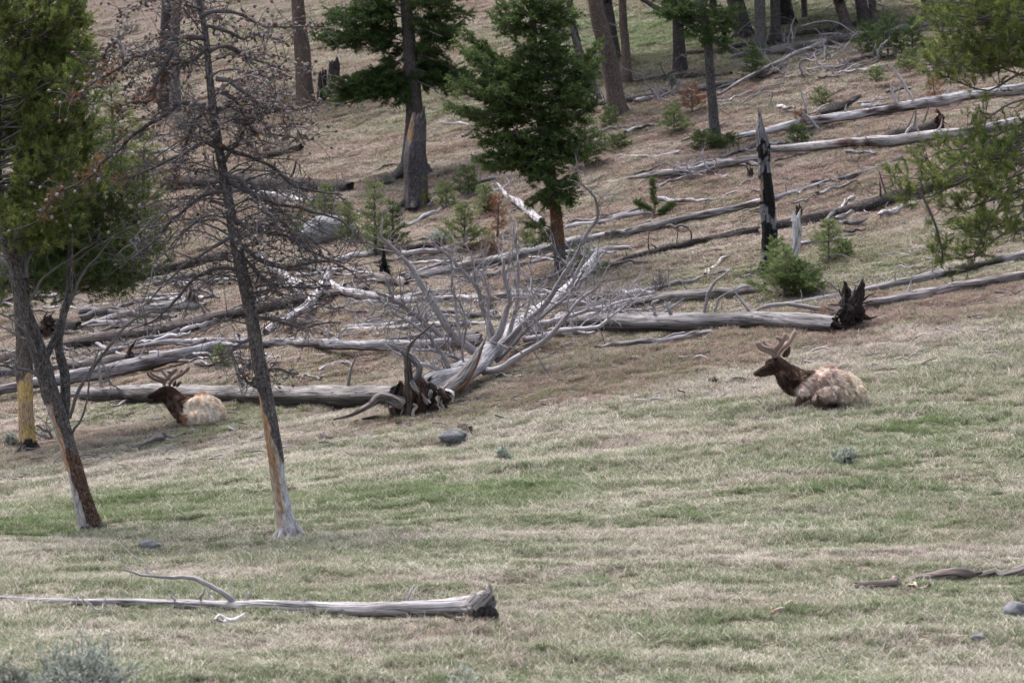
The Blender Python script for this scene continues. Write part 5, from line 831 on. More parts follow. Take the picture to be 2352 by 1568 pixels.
def left_pine():
    def strip(th, s, V, cc):
        o = cc.copy(); pu = CX + V[:, 0] / V[:, 1] * F; pv = CY - V[:, 2] / V[:, 1] * F; e = (vnoise(V[:, 2] * 5, V[:, 0] * 4, 4) - .5)
        ctr = np.interp(pv, [820, 956, 1037, 1100, 1160, 1218], [94, 134, 158, 172, 188, 212]); front = V[:, 1] < np.interp(pv, [0, 2000], [1e9, 1e9])
        m = (pu < ctr - 4 + e * 14) & (pv > 930 + e * 40); o[m] = (.36, .34, .35); m2 = m & (pu > ctr - 14 + e * 10) & (pv < 1080); o[m2] = (.40, .25, .16); m3 = ~m & (pv > 1035); o[m3] = (.15, .09, .065); return o
    tr = [(214, 1220, 31.6), (196, 1170, 24.2), (180, 1110, 20.6), (158, 1037, 20.6), (134, 956, 20.6), (111, 882, 18.9), (94, 822, 18.9), (74, 762, 17.2), (50, 688, 17.2), (34, 604, 15.5), (13, 537, 14.6), (-5, 440, 12.9), (-10, 300, 11.2), (0, 120, 8.6), (10, -60, 6.0)]
    t, g, cc, r2, r = standing('leaning_pine', 'leaning green pine at the left with bark stripped down one side of its trunk', tr, (.15, .133, .13), seed=80, ext=3, colfn=strip, sides=44, flute=.03, seg=190)
    D = cc[0][1]; m = MB(); q = [(146, 990, 12), (152, 925, 14), (150, 860, 13), (136, 805, 12), (141, 738, 11), (158, 668, 9), (161, 620, 8), (164, 520, 6), (160, 420, 4)]; p, w = air_path(q, D + .1, .5); c2, rr2 = tube(m, p, w * .85, 14, None, (.155, .138, .138), .1, rs=r, bend=.02); m.build('second_stem', M_BARK, t, g)
    m = MB(); p, w = air_path([(94, 840, 10), (117, 795, 9), (135, 760, 8), (141, 735, 7)], D + .1, .1); tube(m, p, w, 10, None, (.12, .11, .11), .1, rs=r); m.build('limb', M_BARK, t, g)
    for q, dD in (([(30, 614, 9), (0, 594, 8), (-40, 560, 7)], .5), ([(28, 600, 8), (0, 560, 7), (-30, 540, 6)], -.4), ([(57, 640, 8), (60, 597, 8), (87, 543, 7), (111, 510, 5), (140, 470, 3)], .6), ([(60, 700, 4), (100, 640, 3), (150, 600, 2.5), (215, 560, 1.5)], -.5), ([(95, 1000, 4), (120, 1002, 3), (85, 975, 2)], -.3), ([(100, 870, 5), (60, 850, 4), (0, 840, 3)], -.6),
              ([(160, 700, 3), (190, 630, 2.5), (260, 545, 1.5)], -.6), ([(160, 960, 4), (190, 880, 4), (230, 820, 4), (290, 750, 3.2), (360, 712, 2.5), (430, 690, 1.5)], -1.0), ([(165, 1000, 3), (190, 950, 2.5), (210, 860, 2), (225, 800, 1.5)], -.7), ([(230, 820, 3), (250, 870, 2.6), (270, 895, 2)], -.8), ([(110, 880, 4), (75, 790, 3), (40, 740, 2.5), (0, 720, 2)], -.5), ([(80, 780, 4), (40, 770, 3), (0, 745, 2)], .4), ([(163, 610, 3), (200, 580, 2.4), (300, 520, 1.6), (400, 480, 1)], -.8), ([(60, 690, 4), (30, 640, 3), (-10, 620, 2)], .3)):
        b, j = on_trunk(cc, q[0][1]); p, w = air_path(q, b[1], dD); m = MB(); bc, bw = tube(m, p, w, 8, None, (.15, .14, .145), .1, rs=r, bend=.02); twig_out(m, bc, bw, 9, .45, r, (.15, .14, .14), .2, .1, 2); m.build('limb', M_LIMB, t, g)
    mb = MB()
    for i in range(130):     # boughs: start on the trunk, end inside the outline the crown has
        v1 = -60 + 640 * r.rand(); edge = np.interp(v1, [-60, 0, 100, 200, 300, 400, 500, 580], [190, 225, 262, 240, 262, 280, 262, 215]); u1 = -90 + (edge + 60) * r.rand() ** .55
        b, j = on_trunk(cc, min(560, v1 + 60 + 60 * r.rand())); dd = (r.rand() * 2 - 1) * 1.7; tip = P(u1, v1, b[1] + dd); n = np.linalg.norm(tip - b)
        if n < .3: continue
        brush_foliage(mb, limb_path(r, b, tip, 0, -.08), r, PINEC, tw=.30, sp=.062, t0=.35, nn=34, L=.10, w=.0085)
    mb.build('crown', [M_NEEDLE, M_LIMB], t, g)
left_pine()
def stripped_pine():
    def strip(th, s, V, cc):
        o = cc.copy(); pv = CY - V[:, 2] / V[:, 1] * F; e = (vnoise(V[:, 2] * 3, V[:, 0] * 6, 8) - .5); e2 = vnoise(V[:, 2] * 2.2, V[:, 0] * 9, 12)
        m = (pv > 862 + e * 60) & (pv < 1005 + e * 40); o[m] = (.42, .30, .19); m2 = m & (e2 > .55); o[m2] = (.50, .36, .15); m3 = pv >= 1005 + e * 40; o[m3] = (.035, .028, .025); return o
    t, g, cc, r2, r = standing('stripped_pine', 'straight pine with a bright orange bark stripped lower trunk at the far left', [(64, 1036, 28), (62, 1010, 22), (60, 940, 20), (57, 860, 20), (54, 780, 18), (50, 700, 17), (48, 560, 15), (45, 380, 12), (42, 100, 9), (40, -60, 6)], (.17, .14, .125), seed=82, ext=3, colfn=strip, sides=40, seg=200)
    mb = MB()
    for i in range(190):
        v1 = 180 + 510 * r.rand() ** .8; edge = np.interp(v1, [180, 300, 420, 500, 560, 620, 690], [170, 290, 345, 400, 410, 385, 300]); lo = -80; u1 = lo + (edge - lo) * r.rand() ** .6; b, j = on_trunk(cc, min(640, v1 - 30 + 80 * r.rand())); tip = P(u1, v1, b[1] + (r.rand() * 2 - 1) * 2.2)
        brush_foliage(mb, limb_path(r, b, tip, 0, .05), r, colset((.035, .06, .016), (.10, .14, .035)), tw=.45, sp=.085, t0=.3, nn=20, w=.011, nl=.075, L=.16)
    mb.build('crown', [M_NEEDLE, M_LIMB], t, g)
stripped_pine()
def small_left_pine():
    conifer('young_pine', 'slim young pine with upright tufts between the leaning pine and the dead pine', 268, 420, 235, 110, PINEC, seed=140, dens=.6, up=.6)
    conifer('young_pine', 'low young pine below the slim one behind the dead pine branches', 330, 480, 180, 90, PINEC, seed=141, dens=.7, up=.6)
small_left_pine()
def right_pine():
    g0 = G(2500, 1010); tr = [(2500, 1012, 34), (2495, 900, 26), (2490, 700, 24), (2480, 500, 22), (2475, 250, 20), (2470, 0, 17), (2468, -100, 14)]
    t, g, cc, r2, r = standing('near_pine', 'green pine reaching in from the right edge with drooping tufted boughs', tr, BARKG, seed=84, ext=3, D=37)
    mb = MB(); B = []
    for i in range(92):
        if i < 66: v1 = -70 + 250 * r.rand(); lo = np.interp(v1, [-70, 0, 60, 120, 180, 240, 290], [2060, 2085, 2120, 2115, 2110, 2170, 2260]); u1 = lo + (2420 - lo) * r.rand() ** 1.2; v0 = v1 - 40 + 90 * r.rand()
        else: v1 = 300 + 250 * r.rand(); lo = np.interp(v1, [300, 350, 400, 440, 500, 560], [2200, 2110, 2040, 2060, 2130, 2180]); u1 = lo + (2420 - lo) * r.rand() ** .8; v0 = v1 - 120 + 60 * r.rand()
        b, j = on_trunk(cc, v0); tip = P(u1, v1, b[1] + (r.rand() * 2 - 1) * 1.3); brush_foliage(mb, limb_path(r, b, tip, 0, .03), r, PINEC, tw=.28, sp=.10 if i < 66 else .12, t0=.5 if i < 66 else .62, nn=24)
    for q in ([(2380, 300), (2254, 336), (2193, 376), (2136, 410), (2020, 402)], [(2400, 420), (2290, 455), (2210, 480), (2150, 470)], [(2400, 520), (2300, 540), (2240, 590), (2190, 580)], [(2110, 430), (2150, 520), (2165, 590), (2150, 605)], [(2320, 430), (2270, 520), (2230, 600)], [(2400, 110), (2300, 130), (2190, 150)], [(2380, 340), (2200, 420), (2120, 455), (2030, 430)]):
        p = [P(a, b, 37 + .25 * k - .5) for k, (a, b) in enumerate(q)]; brush_foliage(mb, p, r, PINEC, tw=.30, sp=.055, t0=.3, nn=24, rbase=.022)
    mb.build('crown', [M_NEEDLE, M_LIMB], t, g)
right_pine()
# ------------------------------------------------------------------ dead pine with cones
def dead_pine():
    def strip(th, s, V, cc):
        o = cc.copy(); pu = CX + V[:, 0] / V[:, 1] * F; pv = CY - V[:, 2] / V[:, 1] * F; e = (vnoise(V[:, 2] * 5 + 3, V[:, 0] * 4, 14) - .5); ctr = np.interp(pv, [880, 1000, 1130, 1230], [602, 625, 645, 665])
        wd = np.interp(pv, [870, 900, 1000, 1060, 1130], [-22, -10, -2, 14, 60]); m = (pu < ctr + wd + e * 12) & (pv > 868); o[m] = (.44, .36, .30); m2 = m & (pu < ctr - 5 + e * 8) & (pv < 1080); o[m2] = (.45, .27, .16)
        m3 = (pv > 1060 + e * 60) & (pu > ctr - 8); o[m3] = (.48, .46, .46); m4 = m & (np.abs(pu - ctr + 4 + e * 6) < 4) & (pv > 1040) & (pv < 1180); o[m4] = (.38, .22, .11); return o
    tr = [(664, 1226, 32.4), (655, 1190, 24.3), (645, 1130, 19.8), (634, 1060, 18.9), (622, 980, 16.8), (608, 900, 16.0), (592, 830, 16.8), (572, 700, 15.2), (550, 600, 14.4), (528, 480, 12.0), (510, 380, 10.4), (495, 280, 9.6), (485, 200, 8.8), (472, 80, 7.2), (455, 0, 6.4), (446, -60, 4.8)]
    t, g, cc, r2, r = standing('dead_pine', 'leaning dead pine full of bare curled branches and clustered cones, lower trunk stripped pale', tr, (.165, .145, .142), seed=90, ext=1.5, colfn=strip, sides=44, flute=.03, seg=190, swell=(.42, .40, .40)); D = cc[0][1]
    A = [[(460, 40), (483, 30), (524, 27), (571, 40), (621, 62), (688, 62), (742, 57)], [(470, 87), (436, 84), (403, 91), (376, 107), (336, 124), (302, 134), (252, 168), (208, 198), (154, 232)], [(292, 144), (285, 111), (265, 97), (245, 114), (240, 141), (232, 161)], [(480, 118), (510, 109), (551, 121), (598, 141), (658, 166)], [(497, 181), (527, 185), (554, 208), (584, 232), (608, 250), (655, 250), (708, 247), (739, 232)],
         [(483, 255), (453, 242), (410, 238), (383, 265), (336, 292), (302, 312), (269, 346), (232, 373), (208, 403), (161, 433), (128, 453), (87, 507)], [(510, 369), (497, 339), (467, 329), (430, 346), (386, 369), (336, 396), (289, 410), (262, 408)], [(517, 369), (544, 329), (571, 279), (598, 258)], [(396, 117), (363, 178), (346, 228), (302, 235), (268, 258)], [(510, 336), (571, 359), (621, 383), (671, 423), (738, 440), (786, 450)], [(530, 420), (587, 446), (638, 470), (705, 483), (786, 507), (830, 560)],
         [(548, 560), (600, 600), (660, 612), (740, 600), (800, 620), (850, 655)], [(540, 540), (500, 560), (440, 600), (380, 650), (330, 700)], [(555, 620), (500, 615), (450, 640), (410, 680), (360, 730), (300, 760)], [(575, 720), (640, 740), (700, 750), (760, 740)], [(590, 860), (640, 848), (680, 860)], [(475, 110), (440, 140), (400, 150), (365, 190), (330, 230)], [(462, 20), (420, 10), (380, -10)], [(470, 60), (520, 70), (560, 90), (600, 80), (650, 95)], [(500, 210), (540, 230), (580, 300), (640, 310), (720, 320)], [(520, 440), (470, 450), (400, 500), (350, 560), (290, 600)],
         [(585, 870), (600, 858), (575, 840), (540, 830)], [(605, 900), (575, 880), (545, 845)], [(578, 770), (540, 800), (480, 820)], [(490, 240), (440, 290), (420, 360), (390, 430)], [(528, 500), (590, 530), (650, 540), (720, 580), (780, 600)], [(540, 570), (620, 650), (690, 660), (760, 655)], [(515, 400), (560, 420), (600, 480), (660, 520), (700, 600)]]
    cones = []; needles = [[], []]
    def put_branch(p, w, nt, L, coney, orange=0):
        m = MB(); cl = np.array((.095, .086, .09)) * (.75 + .7 * r.rand()); c, rr = tube(m, p, w, 7, None, cl, .12, rs=r, bend=.02); k = len(c)
        for i in range(nt):
            j = min(k - 2, int(k * (.15 + .85 * r.rand()))); q = [c[j]]; d = nrm(r.randn(3) + nrm(c[j + 1] - c[j]) * .6); cv = r.randn(3) * .38; l = L * (.35 + .9 * r.rand())
            for s in range(6): d = nrm(d + cv + r.randn(3) * .12); q.append(q[-1] + d * l / 6)
            tube(m, q, np.linspace(.0065, .0034, 7), 4, 9, cl * (.8 + .5 * r.rand()), rs=r)
            if r.rand() < coney: cones.append((q[-1], d))
            if r.rand() < .5: d2 = nrm(d + r.randn(3) * .8); b = q[3]; tube(m, [b, b + d2 * l * .2 + r.randn(3) * .01, b + d2 * l * .4 + cv * .05], [.004, .003, .0022], 4, 4, cl, rs=r)
        for i in range(int(coney * 34)):
            j = r.randint(k // 3, k); d = nrm(r.randn(3)); cones.append((c[j] + d * (rr[j] + .02), d))
        if orange:
            cl_ = r.randint(int(k * .5), k, 7); idx = np.clip(cl_[r.randint(0, 7, int(orange))] + (r.randn(int(orange)) * 1.1).astype(int), 0, k - 1); needles[0] += list(c[idx] + r.randn(len(idx), 3) * .055); needles[1] += list(r.randn(len(idx), 3))
        m.build('branch', M_LIMB, t, g); return c
    OR = {1: 60, 5: 110, 8: 46, 6: 20, 2: 10, 10: 8, 16: 26, 24: 20}
    for i, a in enumerate(A):
        b, j = on_trunk(cc, a[0][1]); dd = (r.rand() - .5) * 1.6; w = np.interp(np.arange(len(a)), [0, len(a) - 1], [min(6.2, 3.5 + len(a) * .35), 1.6])
        p, w = air_path([(u, v, x) for (u, v), x in zip(a, w)], b[1] - .05, dd); ymin = min(v for u, v in a); put_branch(p, w, 22 + len(a) * 4, .42, .9 if ymin < 300 else .12, OR.get(i, 0))
    for i in range(96):      # more arching branches all round the trunk
        v0 = -30 + 800 * r.rand() ** .9 if i < 60 else 250 + 390 * r.rand(); b, j = on_trunk(cc, v0); a = r.rand() * 6.28; l = (1.0 + 1.5 * r.rand()) * np.interp(v0, [0, 350, 600, 770], [.95, 1.15, 1.15, .5]) * .85; d = np.array([math.cos(a), math.sin(a) * .8, .55]); q = [b]
        for s in range(6): d = nrm(d + [0, 0, -.22] + r.randn(3) * .16); q.append(q[-1] + d * l / 6)
        w = .015 * (.6 + .5 * r.rand()); put_branch(np.array(q), np.linspace(w, w * .35, 7), 18 if v0 < 250 else 22, .38, .42 if v0 < 290 else .08)
    th = np.linspace(0, 2 * np.pi, 7)[:-1]
    def cone(p, d, mb):
        d = nrm(d); s = nrm(np.cross(d, [.3, .2, 1.])); u_ = np.cross(d, s); z = [0, .3, .7, 1]; q = [.35, 1, .75, .12]; R = .026 * (.8 + .4 * r.rand()); V = []
        for a, b in zip(z, q): V.append(p + d * a * .06 + (np.cos(th)[:, None] * s + np.sin(th)[:, None] * u_) * R * b)
        V = np.concatenate(V); i = np.arange(3)[:, None] * 6; jj = np.arange(6)[None]; f = np.stack([i + jj, i + (jj + 1) % 6, i + 6 + (jj + 1) % 6, i + 6 + jj], -1).reshape(-1, 4)
        cl = np.array((.20, .175, .17)) * (.6 + .9 * r.rand()) if r.rand() < .75 else np.array((.2, .115, .08)); mb.add(V, f, cl)
    order = r.permutation(len(cones)); m = MB()
    for n, k in enumerate(order):
        p, d = cones[k]
        if n < 100: mm = MB(); cone(p, d, mm); mm.build('cone', M_LIMB, t, g)
        else: cone(p, d, m)
    tag(m.build('cones', M_LIMB, t, g), kind='stuff')
    m = MB(); tufts(m, needles[0], needles[1], .05, 14, .06, .007, colset((.13, .075, .05), (.32, .16, .09)), r, spread=1.2); tag(m.build('dead_needles', M_NEEDLE, t, g), 'rusty orange dead needles')
dead_pine()
# ------------------------------------------------------------------ elk
def make_elk(label, u0, v0, D, ox, oz, segs, antlers, ears, colour, scale=824., hairs=42000, eye=None, ant=(1.42, 1.0), seed=0):
    """shapes are given in a local sheet: x right, z up (both /scale metres from ox, oz), y away from the viewer"""
    r = np.random.RandomState(seed); g = P(u0, v0, D); g[2] = float(hgt(g[0], g[1])); t = thing('elk', label, 'elk', g)
    def L(p): return np.array([(p[0] - ox) / scale, p[2], (oz - p[1]) / scale])
    mb = MB()
    for sg in segs:          # tapered limbs and body masses, fused below into one skin
        pts = [L(p) for p in sg]; rr = [p[3] for p in sg]
        if len(pts) == 1: pts = [pts[0] - [.01, 0, 0], pts[0] + [.01, 0, 0]]; rr = rr * 2
        c, w = resample(pts, rr, max(6, len(pts) * 4))
        for p, q in zip(c, w):
            n, m = 14, 9; th = np.linspace(0, 2 * np.pi, n, endpoint=False); ph = np.linspace(0, np.pi, m); T, Ph = np.meshgrid(th, ph)
            V = p + q * np.stack([np.cos(T) * np.sin(Ph), np.sin(T) * np.sin(Ph), np.cos(Ph)], -1).reshape(-1, 3); i = np.arange(m - 1)[:, None] * n; j = np.arange(n)[None]
            mb.add(V, np.stack([i + j, i + n + j, i + n + (j + 1) % n, i + (j + 1) % n], -1).reshape(-1, 4))
    o = mb.build('tmp', M_FUR); md = o.modifiers.new('r', 'REMESH'); md.mode = 'VOXEL'; md.voxel_size = .016; sm = o.modifiers.new('s', 'SMOOTH'); sm.iterations = 7; sm.factor = .6
    dg = bpy.context.evaluated_depsgraph_get(); me = o.evaluated_get(dg).to_mesh(); V = np.empty(len(me.vertices) * 3); me.vertices.foreach_get('co', V); V = V.reshape(-1, 3); N = np.empty(len(me.vertices) * 3); me.vertices.foreach_get('normal', N); N = N.reshape(-1, 3); Fc = np.array([p.vertices[:] for p in me.polygons if len(p.vertices) == 4])
    o.evaluated_get(dg).to_mesh_clear(); bpy.data.objects.remove(o)
    V = V + N * ((fbm(V[:, 0] * 7 + 5, V[:, 2] * 7 + V[:, 1] * 5 + 5, 3, 3) - .5) * .03 * colour(V * 1.0, ox, oz, scale, True))[:, None]
    C = colour(V, ox, oz, scale, False); mb = MB(); mb.add(V, Fc, C, V * 1.0); mb.build('body', M_FUR, t)
    # coat: tapered tufts of hair over the skin
    k = r.randint(0, len(V), hairs); p = V[k] + r.randn(hairs, 3) * .006; nn_ = N[k]; ln = colour(V[k], ox, oz, scale, True); fl = np.stack([np.full(hairs, .75), np.zeros(hairs), np.full(hairs, -.65)], -1)
    sw = np.stack([fbm(p[:, 0] * 5 + 1, p[:, 2] * 5, 2, 30) - .5, fbm(p[:, 0] * 5, p[:, 2] * 5 + 9, 2, 31) - .5, fbm(p[:, 0] * 5 + 7, p[:, 2] * 5, 2, 32) - .5], -1) * 1.5
    d = nrm(nn_ * .25 + fl + sw + r.randn(hairs, 3) * .28); d = nrm(d + nn_ * np.maximum(0, .15 - (d * nn_).sum(1))[:, None]); l = ((.014 + .050 * ln) * (.6 + .8 * r.rand(hairs)))[:, None]; s = nrm(np.cross(d, r.randn(hairs, 3))) * (.0035 + .0045 * ln)[:, None]
    Q = np.stack([p - s, p + s, p + d * l * .6 + s * .7 - [0, 0, .004], p + d * l - [0, 0, .01]], 1); c = colour(V[k], ox, oz, scale, False) * (.55 + .85 * fbm(p[:, 0] * 22 + p[:, 1] * 9, p[:, 2] * 13 + 3, 2, 44)[:, None]) * (1.1 + .4 * r.rand(hairs, 1)); m = MB(); m.add(Q.reshape(-1, 3), np.arange(hairs * 4).reshape(-1, 4), np.repeat(c, 4, 0)); m.build('coat', M_HAIR, t)
    for a in antlers:
        m = MB()
        for tine in a:
            pts = [L(q) for q in tine]; w = [q[3] for q in tine]; c, ww = tube(m, pts, np.array(w) * ant[0], 12, 16, np.array((.25, .185, .165)) * ant[1], .03, rs=r)
            e = nrm(c[-1] - c[-2]); cap = []; th = np.linspace(0, 2 * np.pi, 12, endpoint=False); s = nrm(np.cross(e, [0.1, 1, .2])); u_ = np.cross(e, s)
            for z, q in ((0, 1.0), (.35, .93), (.7, .7), (.95, .3), (1.0, .02)): cap.append(c[-1] + e * z * ww[-1] + (np.cos(th)[:, None] * s + np.sin(th)[:, None] * u_) * ww[-1] * q)
            i = np.arange(4)[:, None] * 12; j = np.arange(12)[None]; m.add(np.concatenate(cap), np.stack([i + j, i + (j + 1) % 12, i + 12 + (j + 1) % 12, i + 12 + j], -1).reshape(-1, 4), np.array((.27, .20, .17)) * ant[1])
        m.build('antler', M_VELVET, t)
    for e in ears:
        m = MB(); b, tp, nx = L(e[0]), L(e[1]), e[2]; ax = tp - b; l = np.linalg.norm(ax); ax = ax / l; s = nrm(np.cross(ax, [0, 1, 0])); n = 9; rows = []
        for z in np.linspace(0, 1, 8):
            wd = l * .22 * math.sin(math.pi * min(1, .18 + z * .82)) ** .8 + .002; a = np.linspace(-1.25, 1.25, n); rows.append(b + ax * l * z + s * (np.sin(a) * wd)[:, None] + np.array([0, 1, 0]) * (np.cos(a) * wd * .7 * nx)[:, None])
        R_ = np.array(rows); out = R_ + np.array([0, nx * .008, 0]); V2 = np.concatenate([R_.reshape(-1, 3), out.reshape(-1, 3)]); i = np.arange(7)[:, None] * n; j = np.arange(n - 1)[None]; f = np.stack([i + j, i + j + 1, i + n + j + 1, i + n + j], -1).reshape(-1, 4)
        m.add(V2, np.concatenate([f, f + 8 * n]), np.repeat([[.10, .07, .055], [.055, .036, .028]], 8 * n, 0)); m.build('ear', M_FUR, t)
    if eye is not None:
        for sy in (-1, 1):
            m = MB(); n, k2 = 12, 8; th = np.linspace(0, 2 * np.pi, n, endpoint=False); ph = np.linspace(0, np.pi, k2); T, Ph = np.meshgrid(th, ph); c0 = L((eye[0], eye[1], eye[2] + sy * eye[3])); V2 = c0 + .017 * np.stack([np.cos(T) * np.sin(Ph), np.sin(T) * np.sin(Ph), np.cos(Ph)], -1).reshape(-1, 3); i = np.arange(k2 - 1)[:, None] * n; j = np.arange(n)[None]
            m.add(V2, np.stack([i + j, i + n + j, i + n + (j + 1) % n, i + (j + 1) % n], -1).reshape(-1, 4), (.008, .006, .005)); m.build('eye', M_EYE, t)
    return t
M_EYE, _t, _b = mat_new('eye', .15, .5); _b.inputs['Base Color'].default_value = (.008, .006, .005, 1)
def blend(o, m, c):
    m = np.clip(m, 0, 1)[:, None]; return o * (1 - m) + np.asarray(c) * m
def elk_colour_r(V, ox, oz, sc, length):
    x = V[:, 0] * sc + ox; z = oz - V[:, 2] * sc; n = fbm(V[:, 0] * 6 + 3, V[:, 2] * 6 + V[:, 1] * 4, 3, 50); n2 = fbm(V[:, 0] * 13 + V[:, 2] * 7 + 3, V[:, 2] * 8 - V[:, 0] * 5, 3, 53)
    body = np.clip((x - np.interp(z, [700, 900, 1050, 1200, 1400], [1310, 1150, 1000, 960, 940]) + (n - .5) * 220) / 70 + .5, 0, 1)
    if length: return np.where(body > .5, 1.0, np.where((x > 640) & (z > 800), .9, .12)) * np.where((z > 1170) & (x < 1330), .2, 1)
    o = np.tile([.046, .026, .020], (len(V), 1)); o = blend(o, (480 - x) / 80, (.022, .015, .014)); o = blend(o, ((x > 700) & (z < 770)) * .8, (.060, .032, .021)); o = blend(o, (x < 700) * (z > 800) * .7, (.085, .055, .040))
    o = blend(o, (x > 690) * (z > 780) * np.clip((n2 - .5) * 9, 0, 1), (.13, .082, .056))
    b = np.tile([.46, .365, .32], (len(V), 1)); b = blend(b, (n - .48) * 7, (.56, .47, .42)); b = blend(b, (n2 - .54) * 10, (.68, .58, .52)); b = blend(b, (.42 - n2) * 9, (.30, .21, .18))
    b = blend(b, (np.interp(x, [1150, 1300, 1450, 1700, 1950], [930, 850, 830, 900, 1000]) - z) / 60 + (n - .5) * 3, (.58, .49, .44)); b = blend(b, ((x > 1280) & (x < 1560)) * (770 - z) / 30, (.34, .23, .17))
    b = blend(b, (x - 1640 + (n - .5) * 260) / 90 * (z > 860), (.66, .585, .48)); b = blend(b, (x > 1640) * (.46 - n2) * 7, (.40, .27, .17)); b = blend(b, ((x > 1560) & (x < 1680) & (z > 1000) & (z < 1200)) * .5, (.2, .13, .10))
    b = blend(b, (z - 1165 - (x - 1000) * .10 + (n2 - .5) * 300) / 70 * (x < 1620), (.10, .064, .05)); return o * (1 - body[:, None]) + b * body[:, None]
def elk_colour_l(V, ox, oz, sc, length):
    x = V[:, 0] * sc + ox; z = oz - V[:, 2] * sc; n = fbm(V[:, 0] * 6 + 13, V[:, 2] * 6 + V[:, 1] * 4, 3, 60); n2 = fbm(V[:, 0] * 13 + V[:, 2] * 7 + 13, V[:, 2] * 8 - V[:, 0] * 5, 3, 63)
    body = np.clip((x - np.interp(z, [700, 850, 1000, 1150, 1300], [1290, 1180, 1080, 1060, 1120]) + (n - .5) * 160) / 60 + .5, 0, 1)
    if length: return np.where(body > .5, .9, np.where((x > 700) & (z > 760), .9, .12)) * np.where((z > 1180) & (x < 1250), .3, 1)
    o = np.tile([.050, .027, .021], (len(V), 1)); o = blend(o, (560 - x) / 80, (.028, .018, .017)); o = blend(o, (x > 760) * (z > 700) * .9, (.085, .043, .029)); o = blend(o, (x > 740) * (z > 740) * np.clip((n2 - .5) * 9, 0, 1), (.19, .13, .105)); o = blend(o, (x > 1030) * (z < 900) * np.clip((n - .42) * 8, 0, 1), (.26, .165, .115))
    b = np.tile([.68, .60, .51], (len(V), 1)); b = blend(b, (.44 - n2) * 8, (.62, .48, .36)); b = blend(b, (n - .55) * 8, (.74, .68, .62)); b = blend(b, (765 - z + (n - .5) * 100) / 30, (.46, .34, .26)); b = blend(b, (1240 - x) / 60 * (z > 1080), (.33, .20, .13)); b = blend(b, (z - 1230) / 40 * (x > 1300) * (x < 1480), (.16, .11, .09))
    return o * (1 - body[:, None]) + b * body[:, None]
ER = [[(1830, 1110, .0, .27), (1700, 1080, .05, .33), (1500, 1050, .12, .35), (1330, 1040, .2, .31), (1180, 1010, .25, .27)], [(1900, 1150, -.1, .20), (1860, 1220, -.12, .20)], [(1180, 1000, .25, .25), (1050, 950, .27, .205), (930, 870, .27, .18), (820, 780, .27, .145), (720, 700, .27, .115)],
      [(740, 700, .27, .115), (655, 690, .27, .105), (590, 702, .27, .100), (530, 735, .27, .084), (450, 782, .27, .068), (370, 822, .27, .057), (330, 838, .27, .050)], [(560, 640, .27, .055), (510, 662, .27, .045)], [(625, 610, .27, .060), (700, 630, .27, .07)], [(670, 790, .27, .085), (590, 800, .27, .068), (480, 838, .27, .045), (390, 865, .27, .033)], [(735, 840, .27, .10), (800, 930, .27, .145), (880, 1030, .27, .15), (950, 1075, .26, .13)], [(700, 780, .27, .12), (780, 860, .27, .15), (860, 930, .27, .16)], [(1120, 1080, .2, .2), (1100, 1150, .08, .13), (1020, 1250, .0, .070), (960, 1330, -.03, .048)], [(960, 1335, -.03, .045), (1060, 1360, -.02, .035), (1180, 1365, .02, .035)],
      [(1750, 1180, -.12, .20), (1600, 1160, -.2, .18), (1450, 1170, -.22, .14), (1300, 1200, -.22, .10), (1240, 1260, -.22, .065)], [(1240, 1270, -.22, .06), (1250, 1330, -.24, .05), (1290, 1365, -.24, .042), (1400, 1370, -.2, .035)], [(1500, 1250, .0, .16), (1300, 1250, .1, .14)], [(1960, 1220, -.1, .07), (2010, 1270, -.12, .03)], [(1400, 820, .18, .10), (1520, 790, .15, .09)]]
AR = [[[(620, 580, .20, .034), (612, 520, .18, .036), (640, 440, .14, .040), (700, 370, .08, .040), (745, 290, .04, .036), (775, 225, .02, .033)], [(728, 315, .06, .028), (690, 285, .03, .030), (645, 262, .02, .026)], [(606, 545, .17, .030), (540, 490, .12, .030), (460, 470, .09, .029), (380, 430, .07, .027), (318, 352, .06, .019)], [(625, 480, .15, .028), (560, 445, .1, .028), (480, 428, .07, .026), (400, 395, .06, .024), (362, 348, .05, .020)]],
      [[(680, 570, .36, .034), (700, 490, .38, .036), (770, 420, .42, .038), (850, 360, .46, .036), (915, 280, .48, .035), (965, 185, .49, .032)], [(855, 360, .46, .026), (855, 300, .48, .026), (855, 255, .49, .024)], [(690, 500, .37, .024), (620, 420, .40, .024), (540, 395, .42, .024), (490, 365, .43, .021), (465, 320, .43, .018)], [(680, 530, .37, .024), (560, 470, .42, .024), (430, 400, .45, .022), (385, 335, .46, .017)]]]
make_elk('right bull elk lying in the open grass, shaggy patchy tan coat and velvet antlers', 1879, 934, G(1879, 936)[1], 1300, 1385, ER, AR, [((755, 575, .17), (838, 428, .12), -1), ((815, 575, .36), (888, 400, .42), 1)], elk_colour_r, eye=(530, 684, .27, .078), seed=1)
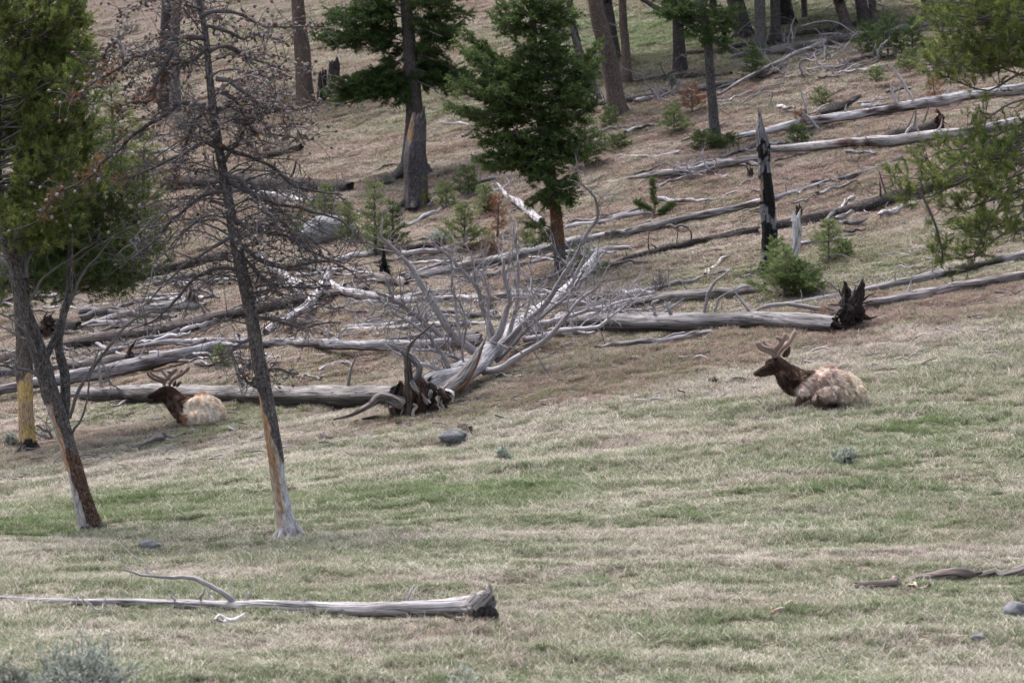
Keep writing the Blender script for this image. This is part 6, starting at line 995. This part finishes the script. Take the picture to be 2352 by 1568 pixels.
EL = [[(1640, 1060, .0, .29), (1530, 1010, .05, .345), (1400, 1030, .12, .33), (1270, 1040, .18, .28), (1130, 1010, .22, .25)], [(1720, 1120, -.08, .22), (1780, 1160, -.08, .16)], [(1130, 960, .22, .22), (1010, 880, .24, .19), (930, 790, .25, .155), (860, 710, .25, .13), (800, 650, .25, .11)],
      [(820, 665, .25, .115), (740, 650, .25, .105), (660, 670, .25, .090), (580, 705, .25, .072), (500, 742, .25, .062), (430, 765, .25, .054)], [(640, 635, .25, .05), (600, 655, .25, .04)], [(760, 780, .25, .085), (650, 800, .25, .062), (560, 820, .25, .042), (490, 850, .25, .028)], [(820, 850, .25, .12), (900, 950, .25, .15), (980, 1050, .24, .14)], [(1110, 1080, .12, .16), (1070, 1150, .04, .10), (1020, 1230, .0, .055)], [(1030, 1240, .0, .045), (1120, 1265, .0, .04)],
      [(1650, 1140, -.12, .18), (1500, 1140, -.2, .17), (1350, 1150, -.22, .14), (1210, 1190, -.22, .09)], [(1210, 1200, -.22, .06), (1140, 1260, -.24, .045), (1240, 1285, -.24, .035)], [(1450, 1160, .0, .16), (1250, 1160, .1, .15)], [(1400, 790, .15, .11), (1480, 770, .12, .10)]]
AL = [[[(720, 555, .18, .034), (725, 490, .16, .036), (790, 420, .12, .038), (860, 345, .08, .036), (915, 290, .05, .033), (960, 250, .04, .032)], [(880, 325, .07, .027), (840, 305, .05, .027), (808, 295, .04, .024)], [(705, 500, .15, .030), (620, 465, .1, .030), (530, 430, .08, .028), (450, 370, .06, .026), (415, 310, .05, .020)], [(720, 450, .14, .027), (640, 410, .1, .027), (560, 375, .07, .026), (505, 340, .06, .023), (482, 315, .05, .020)]],
      [[(790, 550, .34, .034), (850, 460, .37, .036), (940, 390, .41, .036), (1040, 330, .45, .034), (1110, 270, .47, .032), (1155, 225, .48, .030)], [(1000, 350, .44, .026), (1015, 300, .46, .025), (1022, 275, .47, .023)], [(800, 440, .36, .024), (740, 390, .4, .025), (690, 340, .42, .023), (650, 290, .43, .021)]]]
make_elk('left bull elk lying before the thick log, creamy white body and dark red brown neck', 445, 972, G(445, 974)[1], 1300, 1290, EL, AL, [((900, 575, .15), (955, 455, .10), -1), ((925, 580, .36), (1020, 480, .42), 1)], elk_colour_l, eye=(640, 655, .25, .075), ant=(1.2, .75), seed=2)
